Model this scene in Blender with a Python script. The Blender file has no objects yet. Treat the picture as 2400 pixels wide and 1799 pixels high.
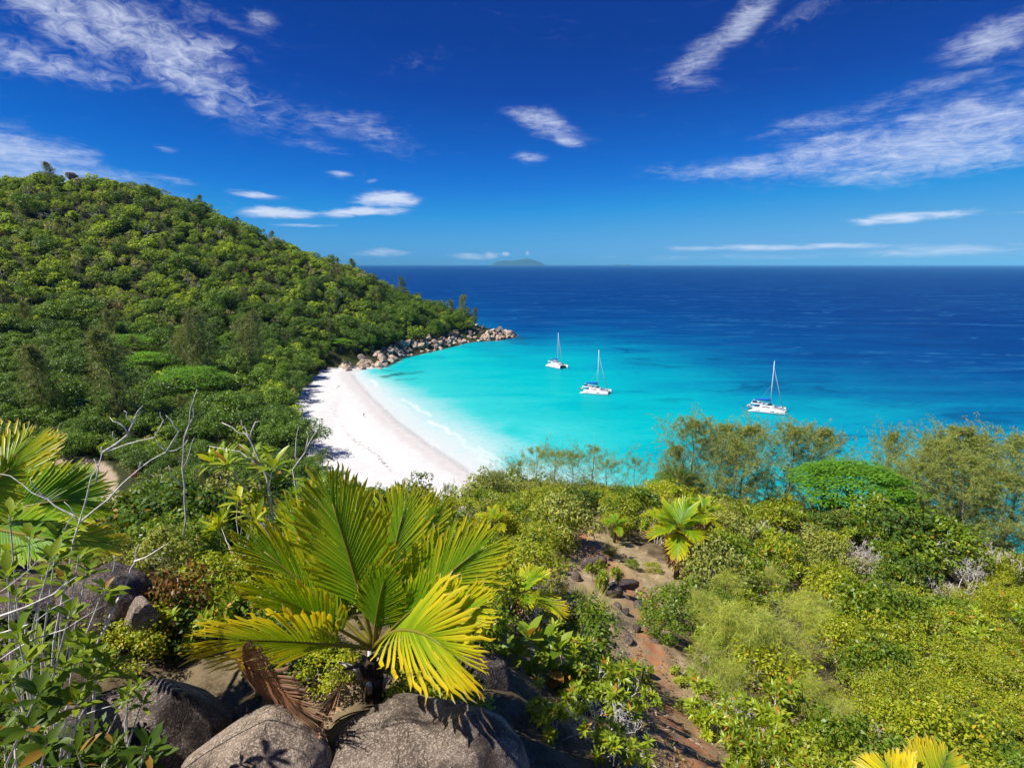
import bpy, math, random
import numpy as np
rng = np.random.default_rng(11)
random.seed(11)
scene = bpy.context.scene
C = scene.collection
R = math.radians

# ------------------------------------------------------------------ camera
CAMZ = 60.0
FPX = 1333.0                                   # focal length in photograph pixels (2400 wide)
PITCH = math.atan(280.0 / FPX)
cp, sp = math.cos(PITCH), math.sin(PITCH)
cam = bpy.data.cameras.new('camera')
cam.sensor_width = 36.0
cam.lens = 36.0 * FPX / 2400.0
cam.clip_start = 0.05
cam.clip_end = 150000.0
camo = bpy.data.objects.new('camera', cam)
C.objects.link(camo)
camo.location = (0, 0, CAMZ)
camo.rotation_euler = (math.pi / 2 - PITCH, 0, 0)
scene.camera = camo

# ------------------------------------------------------------------ light
SUN = np.array([-0.80, -0.28, 1.22]); SUN /= np.linalg.norm(SUN)
SUN_EL = math.asin(SUN[2])
SUN_AZ = math.atan2(SUN[0], SUN[1])            # clockwise from +Y
sl = bpy.data.lights.new('sun', 'SUN')
sl.energy = 4.8
sl.angle = R(0.53)
sl.color = (1.0, 0.955, 0.88)
so = bpy.data.objects.new('sun', sl)
C.objects.link(so)
so.rotation_euler = (math.pi / 2 - SUN_EL, 0, math.atan2(SUN[1], SUN[0]) + math.pi / 2)

scene.view_settings.view_transform = 'Standard'
scene.view_settings.look = 'None'
scene.view_settings.gamma = 1.0
scene.view_settings.exposure = 0.5
scene.view_settings.use_curve_mapping = False
cy = scene.cycles
cy.max_bounces = 5
cy.diffuse_bounces = 2
cy.glossy_bounces = 2
cy.transmission_bounces = 4
cy.transparent_max_bounces = 8
cy.volume_bounces = 0
cy.caustics_reflective = False
cy.caustics_refractive = False
cy.use_denoising = True
cy.use_adaptive_sampling = True
cy.adaptive_threshold = 0.02
cy.adaptive_min_samples = 24
cy.sample_clamp_indirect = 4.0


# ------------------------------------------------------------------ pixel helpers (used only to find real places)
def ray(px, py):
    u = (px - 1200.0) / FPX
    v = (899.5 - py) / FPX
    return np.array([u, cp + v * sp, -sp + v * cp])


def at_z(px, py, z=0.0):
    d = ray(px, py)
    t = (z - CAMZ) / d[2]
    return np.array([d[0] * t, d[1] * t, z])


def at_y(px, py, Y):
    d = ray(px, py)
    t = Y / d[1]
    return np.array([d[0] * t, Y, CAMZ + d[2] * t])


def to_px(P):
    P = np.atleast_2d(np.asarray(P, float))
    x, y, z = P[:, 0], P[:, 1], P[:, 2] - CAMZ
    f = y * cp - z * sp
    v = y * sp + z * cp
    f = np.where(f > 1e-3, f, 1e-3)
    return np.stack([1200 + FPX * x / f, 899.5 - FPX * v / f, f], 1)


# ------------------------------------------------------------------ sky
world = bpy.data.worlds.new('World')
scene.world = world
world.cycles.sampling_method = 'NONE'
world.use_nodes = True
wt = world.node_tree
wt.nodes.clear()


class NT:
    """small node-tree writer"""
    def __init__(self, tree):
        self.t = tree

    def n(self, typ, **kw):
        nd = self.t.nodes.new(typ)
        for k, v in kw.items():
            setattr(nd, k, v)
        return nd

    def put(self, sock, v):
        if isinstance(v, bpy.types.NodeSocket):
            self.t.links.new(v, sock)
        elif v is not None:
            if isinstance(v, (tuple, list)) and len(v) == 3 and sock.type == 'RGBA':
                v = (*v, 1.0)
            sock.default_value = v

    def math(self, op, a, b=None, c=None, clamp=False):
        nd = self.n('ShaderNodeMath', operation=op, use_clamp=clamp)
        for i, v in enumerate((a, b, c)):
            if v is not None:
                self.put(nd.inputs[i], v)
        return nd.outputs[0]

    def ss(self, v, lo, hi, a=0.0, b=1.0):
        nd = self.n('ShaderNodeMapRange', interpolation_type='SMOOTHSTEP')
        for i, q in enumerate((v, lo, hi, a, b)):
            self.put(nd.inputs[i], q)
        return nd.outputs[0]

    def mix(self, f, a, b, blend='MIX'):
        nd = self.n('ShaderNodeMix', data_type='RGBA', blend_type=blend)
        self.put(nd.inputs[0], f); self.put(nd.inputs[6], a); self.put(nd.inputs[7], b)
        return nd.outputs[2]

    def noise(self, vec, scale, detail=3.0, rough=0.55, dist=0.0, dims='3D', lac=2.0):
        nd = self.n('ShaderNodeTexNoise', noise_dimensions=dims)
        if vec is not None:
            self.put(nd.inputs['Vector'], vec)
        nd.inputs['Scale'].default_value = scale
        nd.inputs['Detail'].default_value = detail
        nd.inputs['Roughness'].default_value = rough
        nd.inputs['Distortion'].default_value = dist
        nd.inputs['Lacunarity'].default_value = lac
        return nd.outputs[0]

    def mapping(self, vec, loc=(0, 0, 0), rot=(0, 0, 0), scale=(1, 1, 1), typ='POINT'):
        nd = self.n('ShaderNodeMapping', vector_type=typ)
        self.put(nd.inputs[0], vec)
        nd.inputs[1].default_value = loc
        nd.inputs[2].default_value = rot
        nd.inputs[3].default_value = scale
        return nd.outputs[0]


W = NT(wt)
sky = W.n('ShaderNodeTexSky', sky_type='NISHITA')
sky.sun_disc = False
sky.sun_elevation = SUN_EL
sky.sun_rotation = SUN_AZ
sky.altitude = 0.0
sky.air_density = 1.0
sky.dust_density = 0.0
sky.ozone_density = 1.0
# polarised, saturated rendition of the whole sky: the sky's own brightness picks the blue
sepc = W.n('ShaderNodeSeparateColor'); W.put(sepc.inputs[0], sky.outputs[0])
skr = W.n('ShaderNodeValToRGB'); W.put(skr.inputs[0], W.math('MULTIPLY', sepc.outputs[1], 0.05))
_st = [(.08, (.003, .030, .235)), (.13, (.003, .046, .31)), (.156, (.004, .062, .39)), (.216, (.005, .135, .60)), (.26, (.010, .20, .70)), (.309, (.022, .30, .75)),
       (.376, (.085, .376, .76)), (.46, (.18, .44, .78)), (.9, (.6, .75, .9))]
_e = skr.color_ramp.elements
_e[0].position, _e[0].color = _st[0][0], (*_st[0][1], 1)
_e[1].position, _e[1].color = _st[-1][0], (*_st[-1][1], 1)
for _p, _c in _st[1:-1]:
    _q = _e.new(_p); _q.color = (*_c, 1)
hs = W.n('ShaderNodeVectorMath', operation='SCALE'); W.put(hs.inputs[0], skr.outputs[0]); hs.inputs['Scale'].default_value = 1 / .1414
bg = W.n('ShaderNodeBackground'); W.put(bg.inputs[0], hs.outputs[0]); bg.inputs[1].default_value = 0.10
wo = W.n('ShaderNodeOutputWorld'); W.put(wo.inputs[0], bg.outputs[0])


def azel(px, py):
    d = ray(px, py); d = d / np.linalg.norm(d)
    return math.atan2(d[0], d[1]), math.asin(d[2])
# ------------------------------------------------------------------ mesh helpers
def nrm(v):
    v = np.asarray(v, float)
    l = np.linalg.norm(v, axis=-1, keepdims=True)
    return v / np.where(l < 1e-9, 1.0, l)


def mesh_np(name, V, F, mats=(), col=None, attrs=None, mi=None, smooth=False):
    """V (n,3); F: list of (m,k) index arrays"""
    if isinstance(F, np.ndarray):
        F = [F]
    F = [np.asarray(f, np.int32) for f in F if len(f)]
    me = bpy.data.meshes.new(name)
    V = np.asarray(V, np.float32)
    me.vertices.add(len(V))
    me.vertices.foreach_set('co', V.ravel())
    nl = sum(f.size for f in F); nf = sum(len(f) for f in F)
    me.loops.add(nl); me.polygons.add(nf)
    me.loops.foreach_set('vertex_index', np.concatenate([f.ravel() for f in F]))
    tot = np.concatenate([np.full(len(f), f.shape[1], np.int32) for f in F])
    me.polygons.foreach_set('loop_start', np.concatenate([[0], np.cumsum(tot)[:-1]]).astype(np.int32))
    if mi is not None:
        me.polygons.foreach_set('material_index', np.asarray(mi, np.int32))
    for m in (mats if isinstance(mats, (list, tuple)) else [mats]):
        me.materials.append(m)
    if col is not None:
        a = me.attributes.new('col', 'FLOAT_COLOR', 'POINT')
        c4 = np.ones((len(V), 4), np.float32); c4[:, :3] = col
        a.data.foreach_set('color', c4.ravel())
    for k, v in (attrs or {}).items():
        a = me.attributes.new(k, 'FLOAT', 'POINT')
        a.data.foreach_set('value', np.asarray(v, np.float32))
    if smooth:
        me.polygons.foreach_set('use_smooth', np.ones(nf, bool))
    me.update(calc_edges=True)
    return me


def link(name, me, parent=None, loc=None, rot=None, scale=None):
    o = bpy.data.objects.new(name, me)
    C.objects.link(o)
    if parent is not None:
        o.parent = parent
    if loc is not None:
        o.location = loc
    if rot is not None:
        o.rotation_euler = rot
    if scale is not None:
        o.scale = scale if hasattr(scale, '__len__') else (scale,) * 3
    return o


def tag(o, label=None, cat=None, group=None, kind=None):
    if label:
        o['label'] = label
    if cat:
        o['category'] = cat
    if group:
        o['group'] = group
    if kind:
        o['kind'] = kind
    return o


class MB:
    """collects pieces for one mesh"""
    def __init__(self):
        self.V, self.F, self.K, self.M, self.n = [], {}, [], {}, 0

    def add(self, V, F, col=None, mi=0):
        V = np.asarray(V, float)
        for f in (F if isinstance(F, list) else [F]):
            f = np.asarray(f, int)
            if f.size:
                self.F.setdefault(f.shape[1], []).append(f + self.n)
                self.M.setdefault(f.shape[1], []).append(np.full(len(f), mi))
        self.V.append(V); self.n += len(V)
        if col is None:
            col = (1, 1, 1)
        self.K.append(np.broadcast_to(np.asarray(col, float), (len(V), 3)))

    def mesh(self, name, mats, smooth=False):
        ks = sorted(self.F)
        return mesh_np(name, np.concatenate(self.V), [np.concatenate(self.F[k]) for k in ks], mats,
                       col=np.concatenate(self.K), mi=np.concatenate([np.concatenate(self.M[k]) for k in ks]), smooth=smooth)


def frame(d):
    d = nrm(d)
    a = np.array([0, 0, 1.0]) if abs(d[2]) < 0.9 else np.array([1.0, 0, 0])
    s = nrm(np.cross(d, a))
    return s, nrm(np.cross(s, d))


def tube(pts, rad, n=6, cap=True):
    pts = np.asarray(pts, float)
    rad = np.broadcast_to(np.asarray(rad, float), (len(pts),))
    T = np.gradient(pts, axis=0)
    s, u = frame(T[0])
    V = []
    for i, p in enumerate(pts):
        t = nrm(T[i])
        s = nrm(s - t * np.dot(s, t)); u = np.cross(t, s)
        a = np.arange(n) * 2 * math.pi / n
        V.append(p + rad[i] * (np.cos(a)[:, None] * s + np.sin(a)[:, None] * u))
    V = np.concatenate(V)
    F = []
    for i in range(len(pts) - 1):
        for k in range(n):
            k2 = (k + 1) % n
            F.append((i * n + k, i * n + k2, (i + 1) * n + k2, (i + 1) * n + k))
    F = [np.array(F)]
    if cap and n in (3, 4, 5, 6, 8):
        F.append(np.array([list(range(n))[::-1], [(len(pts) - 1) * n + k for k in range(n)]]))
    return V, F


def box(c, s):
    c = np.asarray(c, float); s = np.asarray(s, float) / 2
    V = np.array([[x, y, z] for x in (-1, 1) for y in (-1, 1) for z in (-1, 1)]) * s + c
    return V, np.array([[0, 1, 3, 2], [4, 6, 7, 5], [0, 4, 5, 1], [2, 3, 7, 6], [0, 2, 6, 4], [1, 5, 7, 3]])


def vnoise(P, seed=0):
    """smooth value noise, P (n,3) -> (n,) in -1..1"""
    P = np.asarray(P, float)
    i = np.floor(P).astype(np.int64); f = P - i
    f = f * f * (3 - 2 * f)
    out = np.zeros(len(P))
    for dx in (0, 1):
        for dy in (0, 1):
            for dz in (0, 1):
                h = ((i[:, 0] + dx) * 374761393 + (i[:, 1] + dy) * 668265263 + (i[:, 2] + dz) * 2147483647 + seed * 974711) & 0x7fffffff
                h = ((h ^ (h >> 13)) * 1274126177) & 0x7fffffff
                h = (h ^ (h >> 16)) & 0xffff
                w = (f[:, 0] if dx else 1 - f[:, 0]) * (f[:, 1] if dy else 1 - f[:, 1]) * (f[:, 2] if dz else 1 - f[:, 2])
                out += w * (h / 32767.5 - 1)
    return out


def fbm(P, seed=0, oct=4, gain=0.5):
    P = np.asarray(P, float); a, s, t = 1.0, 0, 0
    for k in range(oct):
        s = s + a * vnoise(P * 2 ** k, seed + k); t += a; a *= gain
    return s / t


# ------------------------------------------------------------------ leaves
def leaves_lo(P, D, N, L, Wd, fold=0.25):
    """folded diamond leaves, one quad each; all arrays vectorised"""
    P, D, N = np.asarray(P, float), nrm(D), np.asarray(N, float)
    S = nrm(np.cross(D, N)); U = np.cross(S, D)
    L = np.broadcast_to(L, (len(P),))[:, None]; Wd = np.broadcast_to(Wd, (len(P),))[:, None]
    mid = P + D * L * 0.5
    lift = U * Wd * fold
    V = np.stack([P, mid + S * Wd * .5 + lift, P + D * L, mid - S * Wd * .5 + lift], 1).reshape(-1, 3)
    F = np.arange(len(V)).reshape(-1, 4)
    return V, F


def leaves_hi(P, D, N, L, Wd, droop=0.25, fold=0.25, prof=((0, .06), (.22, .72), (.5, 1), (.78, .72), (1, .02))):
    """curved lance leaves, 8 quads each"""
    P, D, N = np.asarray(P, float), nrm(D), np.asarray(N, float)
    n = len(P)
    S = nrm(np.cross(D, N)); U = np.cross(S, D)
    L = np.broadcast_to(L, (n,))[:, None]; Wd = np.broadcast_to(Wd, (n,))[:, None]
    dr = np.broadcast_to(droop, (n,))[:, None]
    rows = []
    for t, w in prof:
        c = P + D * L * t - U * L * dr * t * t
        lf = U * Wd * .5 * w * fold
        rows += [c + S * Wd * .5 * w + lf, c, c - S * Wd * .5 * w + lf]
    k = len(prof)
    V = np.stack(rows, 1).reshape(-1, 3)
    q = []
    for i in range(k - 1):
        a = i * 3
        q += [(a, a + 1, a + 4, a + 3), (a + 1, a + 2, a + 5, a + 4)]
    F = (np.array(q)[None] + (np.arange(n) * 3 * k)[:, None, None]).reshape(-1, 4)
    return V, F


def rand_dirs(n, up=0.0):
    v = rng.normal(size=(n, 3)); v = nrm(v); v[:, 2] += up
    return nrm(v)


# ------------------------------------------------------------------ materials
def new_mat(name):
    m = bpy.data.materials.new(name)
    m.use_nodes = True
    m.node_tree.nodes.clear()
    t = NT(m.node_tree)
    out = t.n('ShaderNodeOutputMaterial')
    return m, t, out


def principled(t, col, rough=0.6, spec=0.3, normal=None, metal=0.0):
    b = t.n('ShaderNodeBsdfPrincipled')
    t.put(b.inputs['Base Color'], col)
    t.put(b.inputs['Roughness'], rough)
    t.put(b.inputs['Specular IOR Level'], spec)
    t.put(b.inputs['Metallic'], metal)
    if normal is not None:
        t.put(b.inputs['Normal'], normal)
    return b


def bump(t, h, strength=0.5, dist=0.02):
    b = t.n('ShaderNodeBump')
    b.inputs['Strength'].default_value = strength
    b.inputs['Distance'].default_value = dist
    t.put(b.inputs['Height'], h)
    return b.outputs[0]


def leaf_mat(name, ca, cb, cc=None, pc=0.06, trans=0.35, rough=0.45, spec=0.35, objvar=0.35, attr=False, tint=(1.15, 1.1, .5)):
    """foliage: each leaf its own shade between ca and cb, a few of colour cc; whole plants vary too"""
    m, t, out = new_mat(name)
    g = t.n('ShaderNodeNewGeometry'); oi = t.n('ShaderNodeObjectInfo')
    r = g.outputs['Random Per Island']
    if attr:
        a = t.n('ShaderNodeAttribute', attribute_name='col')
        c = a.outputs['Color']
        c = t.mix(1.0, c, t.mix(r, (.82, .84, .8), (1.15, 1.12, 1.1)), 'MULTIPLY')
    else:
        c = t.mix(r, ca, cb)
        if cc is not None:
            r2 = t.math('FRACT', t.math('MULTIPLY', r, 37.31))
            c = t.mix(t.math('LESS_THAN', r2, pc), c, cc)
    if objvar:
        c = t.mix(1.0, c, t.mix(oi.outputs['Random'], (1 - objvar, 1 - objvar * .85, 1 - objvar * .6), (1 + objvar, 1 + objvar * .8, 1 - objvar * .2)), 'MULTIPLY')
    b = principled(t, c, rough, spec)
    tr = t.n('ShaderNodeBsdfTranslucent')
    t.put(tr.inputs[0], t.mix(1.0, c, tint, 'MULTIPLY'))
    mx = t.n('ShaderNodeMixShader'); mx.inputs[0].default_value = trans
    t.put(mx.inputs[1], b.outputs[0]); t.put(mx.inputs[2], tr.outputs[0])
    t.put(out.inputs[0], mx.outputs[0])
    return m


def bark_mat(name, ca, cb, scale=18.0, rough=0.85, bmp=True):
    m, t, out = new_mat(name)
    tcx = t.n('ShaderNodeTexCoord')
    n1 = t.noise(t.mapping(tcx.outputs['Object'], scale=(1, 1, .35)), scale, 4, .65)
    c = t.mix(t.ss(n1, .35, .65), ca, cb)
    b = principled(t, c, rough, .2, bump(t, n1, .6, .01) if bmp else None)
    t.put(out.inputs[0], b.outputs[0])
    return m


def rock_mat(name, ca, cb, cs, scale=1.0, speck=90.0, spk=.5, bs=.8, bd=.02, rough=.8):
    """granite: mottled base, crystal specks, pits"""
    m, t, out = new_mat(name)
    tcx = t.n('ShaderNodeTexCoord'); v = tcx.outputs['Object']; oi = t.n('ShaderNodeObjectInfo')
    big = t.noise(v, 2.2 * scale, 5, .62, .4)
    med = t.noise(v, 11 * scale, 5, .65)
    vo = t.n('ShaderNodeTexVoronoi'); t.put(vo.inputs['Vector'], v); vo.inputs['Scale'].default_value = speck
    sep_ = t.n('ShaderNodeSeparateColor'); t.put(sep_.inputs[0], vo.outputs['Color'])
    c = t.mix(t.ss(big, .36, .64), ca, cb)
    c = t.mix(t.math('MULTIPLY', t.ss(med, .5, .72), .5), c, (ca[0] * .35, ca[1] * .35, ca[2] * .35))
    c = t.mix(t.math('MULTIPLY', t.math('GREATER_THAN', sep_.outputs[0], .76), spk), c, cs)
    c = t.mix(t.math('MULTIPLY', t.math('LESS_THAN', sep_.outputs[0], .2), spk * .8), c, (.02, .018, .016))
    c = t.mix(1.0, c, t.mix(oi.outputs['Random'], (.78, .76, .74), (1.2, 1.17, 1.12)), 'MULTIPLY')
    crk = t.ss(t.math('ABSOLUTE', t.math('SUBTRACT', t.noise(v, 1.1 * scale, 3, .6, 1.2), .5)), 0, .006, 1, 0)
    c = t.mix(t.math('MULTIPLY', crk, .25), c, (ca[0] * .15, ca[1] * .15, ca[2] * .15))
    stn = t.noise(t.mapping(v, scale=(1.6, 1.6, .7)), 1.5 * scale, 5, .7, .8)
    c = t.mix(t.math('MULTIPLY', t.ss(stn, .50, .66), .75), c, (ca[0] * .30, ca[1] * .28, ca[2] * .27))
    lch = t.noise(v, 5.5 * scale, 3, .75, .5)
    c = t.mix(t.math('MULTIPLY', t.ss(lch, .66, .72), .35), c, (cs[0] * .8, cs[1] * .85, cs[2] * .8))
    med2 = t.noise(v, 4.5 * scale, 4, .6)
    h = t.math('ADD', t.math('MULTIPLY', med, 1.0), t.math('MULTIPLY', sep_.outputs[1], .22))
    h = t.math('ADD', h, t.math('MULTIPLY', t.noise(v, 40 * scale, 4, .7), .5))
    h = t.math('SUBTRACT', t.math('ADD', h, t.math('MULTIPLY', med2, 2.5)), t.math('MULTIPLY', crk, .5))
    b = principled(t, c, rough, .25, bump(t, h, bs, bd))
    t.put(out.inputs[0], b.outputs[0])
    return m


def flat_mat(name, col, rough=.5, spec=.4, metal=0.0, nz=0.0):
    m, t, out = new_mat(name)
    c = col
    if nz:
        tcx = t.n('ShaderNodeTexCoord')
        n1 = t.noise(tcx.outputs['Object'], 6, 4, .6)
        c = t.mix(n1, tuple(q * (1 - nz) for q in col), tuple(min(1, q * (1 + nz)) for q in col))
    b = principled(t, c, rough, spec, metal=metal)
    t.put(out.inputs[0], b.outputs[0])
    return m
# ------------------------------------------------------------------ the coastline and the lie of the land
# waterline from behind the headland, round its tip, along the beach, then under the near slope
SHORE = np.array([(-420, 760), (-300, 720), (-180, 640), (-90, 585), (-37, 540), (-14, 515), (3, 492), (2, 474), (-12, 455), (-33.6, 446), (-47, 416),
                  (-60, 390), (-71, 368), (-74, 345), (-77, 333), (-89, 327), (-93.5, 318), (-85, 296), (-67.1, 256.3), (-46.3, 212.8), (-25.5, 177),
                  (-9.5, 151), (1, 132), (17, 116), (38, 104), (70, 96), (120, 95), (170, 90), (230, 70), (330, 20), (420, -80)], float)
BEACHW = np.array([2, 2, 2, 2, 2, 2, 2, 2, 2, 2, 2, 2, 2, 2.5, 4, 8, 14, 22, 30, 34, 36, 34, 26, 14, 4, 3, 3, 3, 3, 3, 3], float)
LANDP = np.concatenate([SHORE, [(420, -300), (-900, -300), (-900, 760)]])


def inside(P, poly):
    x, y = P[:, 0], P[:, 1]
    r = np.zeros(len(P), bool)
    n = len(poly)
    for i in range(n):
        x1, y1 = poly[i]; x2, y2 = poly[(i + 1) % n]
        if y1 == y2:
            continue
        c = ((y1 > y) != (y2 > y)) & (x < (x2 - x1) * (y - y1) / (y2 - y1) + x1)
        r ^= c
    return r


def shore_sd(P):
    """signed distance to the waterline (+ on land) and the beach width there"""
    best = np.full(len(P), 1e9); bw = np.zeros(len(P))
    for i in range(len(SHORE) - 1):
        a, b = SHORE[i], SHORE[i + 1]
        d = b - a
        t = np.clip(((P[:, 0] - a[0]) * d[0] + (P[:, 1] - a[1]) * d[1]) / (d @ d), 0, 1)
        q = np.hypot(P[:, 0] - a[0] - t * d[0], P[:, 1] - a[1] - t * d[1])
        m = q < best
        best = np.where(m, q, best); bw = np.where(m, BEACHW[i] * (1 - t) + BEACHW[i + 1] * t, bw)
    s = np.where(inside(P, LANDP), 1.0, -1.0)
    return best * s, bw


CTRL = [  # foreground slope
    (0, 0, 58.2), (-6, 1, 58.0), (6, 0, 56.4), (0, -8, 60), (-30, -10, 60), (30, -10, 53), (0, 2.6, 55.9), (-2, 3, 55.7), (2, 3, 55.2),
    (-1.4, 5, 55.7), (-.75, 4.0, 55.35), (-1.9, 3.9, 55.4), (-3.0, 4.4, 55.35), (-4.8, 6.2, 55.6), (-5.0, 5.0, 55.9), (-7, 6, 56.6), (-10, 9, 55.6), (-3, 6.5, 55.4), (-1.5, 7.5, 54.9), (-4, 9, 54.4), (-.4, 6.4, 55.0),
    (.2, 9, 53.6), (2.8, 9, 51.8), (3.2, 7.5, 52.4), (8.7, 11, 49.5), (4.4, 4.6, 53.8), (13, 8, 49.0), (6.9, 22, 47.0), (4.5, 16, 49.2), (2, 14, 50.8), (5.6, 28, 46.4), (4, 34, 45.2), (3, 40, 41.4),
    (16.6, 25, 43.7), (12, 34, 44.4), (12, 40, 41.2), (24, 37, 41.9), (25, 43, 38), (28.6, 32, 41.2), (34, 36, 38.6), (40, 44, 33), (16, 16, 46.3), (24, 20, 43.3), (34, 24, 40.5),
    (-2, 22, 48.6), (-3, 30, 45.6), (-4, 40, 40.5), (0, 60, 30), (20, 60, 27), (47, 60, 21), (0, 100, 11),
    (40, 90, 6), (90, 88, 3), (60, 20, 34), (100, 10, 28), (100, 60, 12), (180, 40, 10),
    (-7, 14, 52.4), (-10, 20, 50.0), (-19, 40, 38.5), (-12, 14, 52.6), (-20, 28, 45), (-12, 30, 45.2), (-40, 60, 20), (-30, 20, 47), (-60, 40, 29), (-60, 90, 9), (-95, 95, 6.5), (-40, 118, 6),
    (-60, 130, 4.5), (-80, -10, 58), (-120, 30, 36), (-140, 80, 16),
    # valley floor
    (-110, 139, 5), (-92, 122, 5), (-118, 152, 5), (-150, 200, 8), (-110, 200, 4.5), (-90, 215, 3.2), (-105, 260, 4), (-120, 290, 6), (-160, 255, 12), (-170, 140, 10),
    (-200, 200, 17), (-260, 230, 33), (-260, 130, 25), (-330, 250, 48), (-330, 130, 44), (-400, 200, 60), (-250, 40, 52),
    # headland: foot, slope, ridge, back
    (-100, 318, 6), (-84, 345, 7), (-70, 390, 7), (-45, 440, 6), (-18, 470, 5), (-150, 300, 16), (-200, 290, 25), (-280, 290, 48),
    (-110, 380, 22), (-150, 370, 36), (-210, 370, 57), (-280, 370, 80), (-340, 340, 80), (-75, 430, 17), (-420, 330, 92),
    (-342, 400, 106), (-314.7, 430, 119), (-276, 440, 111), (-233, 450, 98), (-194, 460, 77), (-138, 470, 56), (-115, 472, 43), (-88, 475, 28.5), (-70, 477, 20),
    (-39, 478, 10), (-12, 482, 4.5), (-420, 420, 108), (-520, 400, 112), (-314, 520, 92), (-230, 540, 65), (-140, 550, 30), (-70, 535, 10), (-314, 640, 50), (-180, 600, 22), (-420, 560, 85), (-600, 600, 80), (-600, 200, 90), (-700, 0, 90)]
CTRL = np.array(CTRL, float)


def _phi(d2):
    return np.sqrt(d2 + 4.0)


_A = CTRL[:, :2]
_n = len(_A)
_M = np.zeros((_n + 3, _n + 3))
_M[:_n, :_n] = _phi(((_A[:, None] - _A[None]) ** 2).sum(-1))
_M[:_n, _n] = 1; _M[:_n, _n + 1:] = _A; _M[_n, :_n] = 1; _M[_n + 1:, :_n] = _A.T
_Wt = np.linalg.solve(_M, np.concatenate([CTRL[:, 2], np.zeros(3)]))


def land_z(P):
    P = np.atleast_2d(np.asarray(P, float))[:, :2]
    z = np.zeros(len(P))
    for s in range(0, len(P), 20000):
        q = P[s:s + 20000]
        z[s:s + 20000] = _phi(((q[:, None] - _A[None]) ** 2).sum(-1)) @ _Wt[:_n] + _Wt[_n] + q @ _Wt[_n + 1:]
    r = np.hypot(P[:, 0], P[:, 1])
    P3 = np.c_[P, np.zeros(len(P))]
    rough_far = np.clip((r - 60) / 200, 0, 1)
    z = z + rough_far * 5.0 * fbm(P3 / 46.0, 3, 4) * np.clip((z - 6) / 20, 0, 1)
    z = z + np.clip(1.5 - r / 90, 0, 1) * (0.22 * fbm(P3 / 1.9, 9, 4) + 0.10 * fbm(P3 / .45, 5, 3)) * np.clip((r - 1.0) / 2, 0, 1)
    sd, bw = shore_sd(P)
    cap = np.where(sd < bw, sd * 0.062, bw * 0.062 + (sd - bw) * 0.55 + np.maximum(sd - bw - 20, 0) * 1.2)
    cap = cap + np.where(sd > bw, 0, 0.05 * fbm(P3 / 6.0, 2, 3)) * np.clip(sd / 6, 0, 1)
    zl = np.minimum(np.maximum(z, 0.6), cap)
    zs = np.maximum(sd * 0.05, -14.0)
    return np.where(sd > 0, zl, zs)


def ground(px, py, y0=1.5, y1=700.0):
    """where the sight line through a photograph pixel meets the land"""
    d = ray(px, py)
    t = np.geomspace(y0, y1, 110)
    Q = np.array([0, 0, CAMZ]) + t[:, None] / d[1] * d
    h = Q[:, 2] - land_z(Q)
    k = np.argmax(h < 0)
    if h[k] < 0 and k > 0:
        t = np.linspace(t[k - 1], t[k], 12)
        Q = np.array([0, 0, CAMZ]) + t[:, None] / d[1] * d
        h = Q[:, 2] - land_z(Q)
        k = max(1, np.argmax(h < 0))
    if h[k] >= 0:
        return Q[-1]
    a, b = Q[k - 1], Q[k]
    f = h[k - 1] / (h[k - 1] - h[k])
    return a + (b - a) * f


def on_land(x, y, dz=0.0):
    return np.array([x, y, land_z([(x, y)])[0] + dz])


# polygons of bare ground, given where they lie in view and cast down onto the slope
SOIL_PX = [np.array([(1200, 1440), (1270, 1350), (1340, 1290), (1400, 1250), (1470, 1265), (1560, 1325), (1640, 1325), (1700, 1390), (1620, 1425), (1565, 1450), (1565, 1500), (1620, 1560), (1690, 1680),
                     (1720, 1810), (1480, 1810), (1440, 1650), (1350, 1560), (1270, 1510)], float),
           np.array([(1880, 1590), (1990, 1640), (2110, 1700), (2100, 1770), (1930, 1730), (1810, 1700)], float),
           np.array([(1860, 1360), (1960, 1400), (1970, 1450), (1900, 1420)], float)]
TRACK_PX = np.array([(1360, 1260), (1400, 1310), (1440, 1345), (1500, 1400), (1530, 1460), (1530, 1560), (1545, 1640), (1580, 1700), (1640, 1800)], float)
LAWN_PX = np.array([(118, 1106), (160, 1092), (225, 1086), (262, 1098), (272, 1130), (280, 1175), (268, 1250), (215, 1300), (120, 1300), (100, 1180)], float)
PATH_PX = np.array([(118, 1092), (165, 1078), (225, 1082), (246, 1098), (254, 1120), (252, 1137), (262, 1160), (272, 1180), (284, 1200), (268, 1240)], float)


def seg_dist(P, line):
    best = np.full(len(P), 1e9)
    for a, b in zip(line[:-1], line[1:]):
        d = b - a
        t = np.clip(((P - a) @ d) / (d @ d), 0, 1)
        best = np.minimum(best, np.linalg.norm(P - a - t[:, None] * d, axis=1))
    return best


# polar sheet round the viewpoint, fine where it is near
AZ = np.concatenate([np.arange(-100, -58, 1.0), np.arange(-58, 58, 0.22), np.arange(58, 101, 1.0)])
RR = np.concatenate([[0.05, .5], np.geomspace(1.2, 130, 230), np.geomspace(132, 900, 190)[0:]])
ga, gr = np.meshgrid(np.radians(AZ), RR, indexing='ij')
GP = np.stack([np.sin(ga) * gr, np.cos(ga) * gr], -1).reshape(-1, 2)
gz = land_z(GP)
gsd, gbw = shore_sd(GP)
G3 = np.c_[GP, gz]
gpx = to_px(G3)
na, nr = len(AZ), len(RR)
idx = np.arange(na * nr).reshape(na, nr)
GF = np.stack([idx[:-1, :-1], idx[1:, :-1], idx[1:, 1:], idx[:-1, 1:]], -1).reshape(-1, 4)
near = (gr.ravel() < 45)
lawn_w = at_z(0, 0)[:0]
LAWN_W = np.array([at_z(x, y, 5.2)[:2] for x, y in LAWN_PX])
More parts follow.
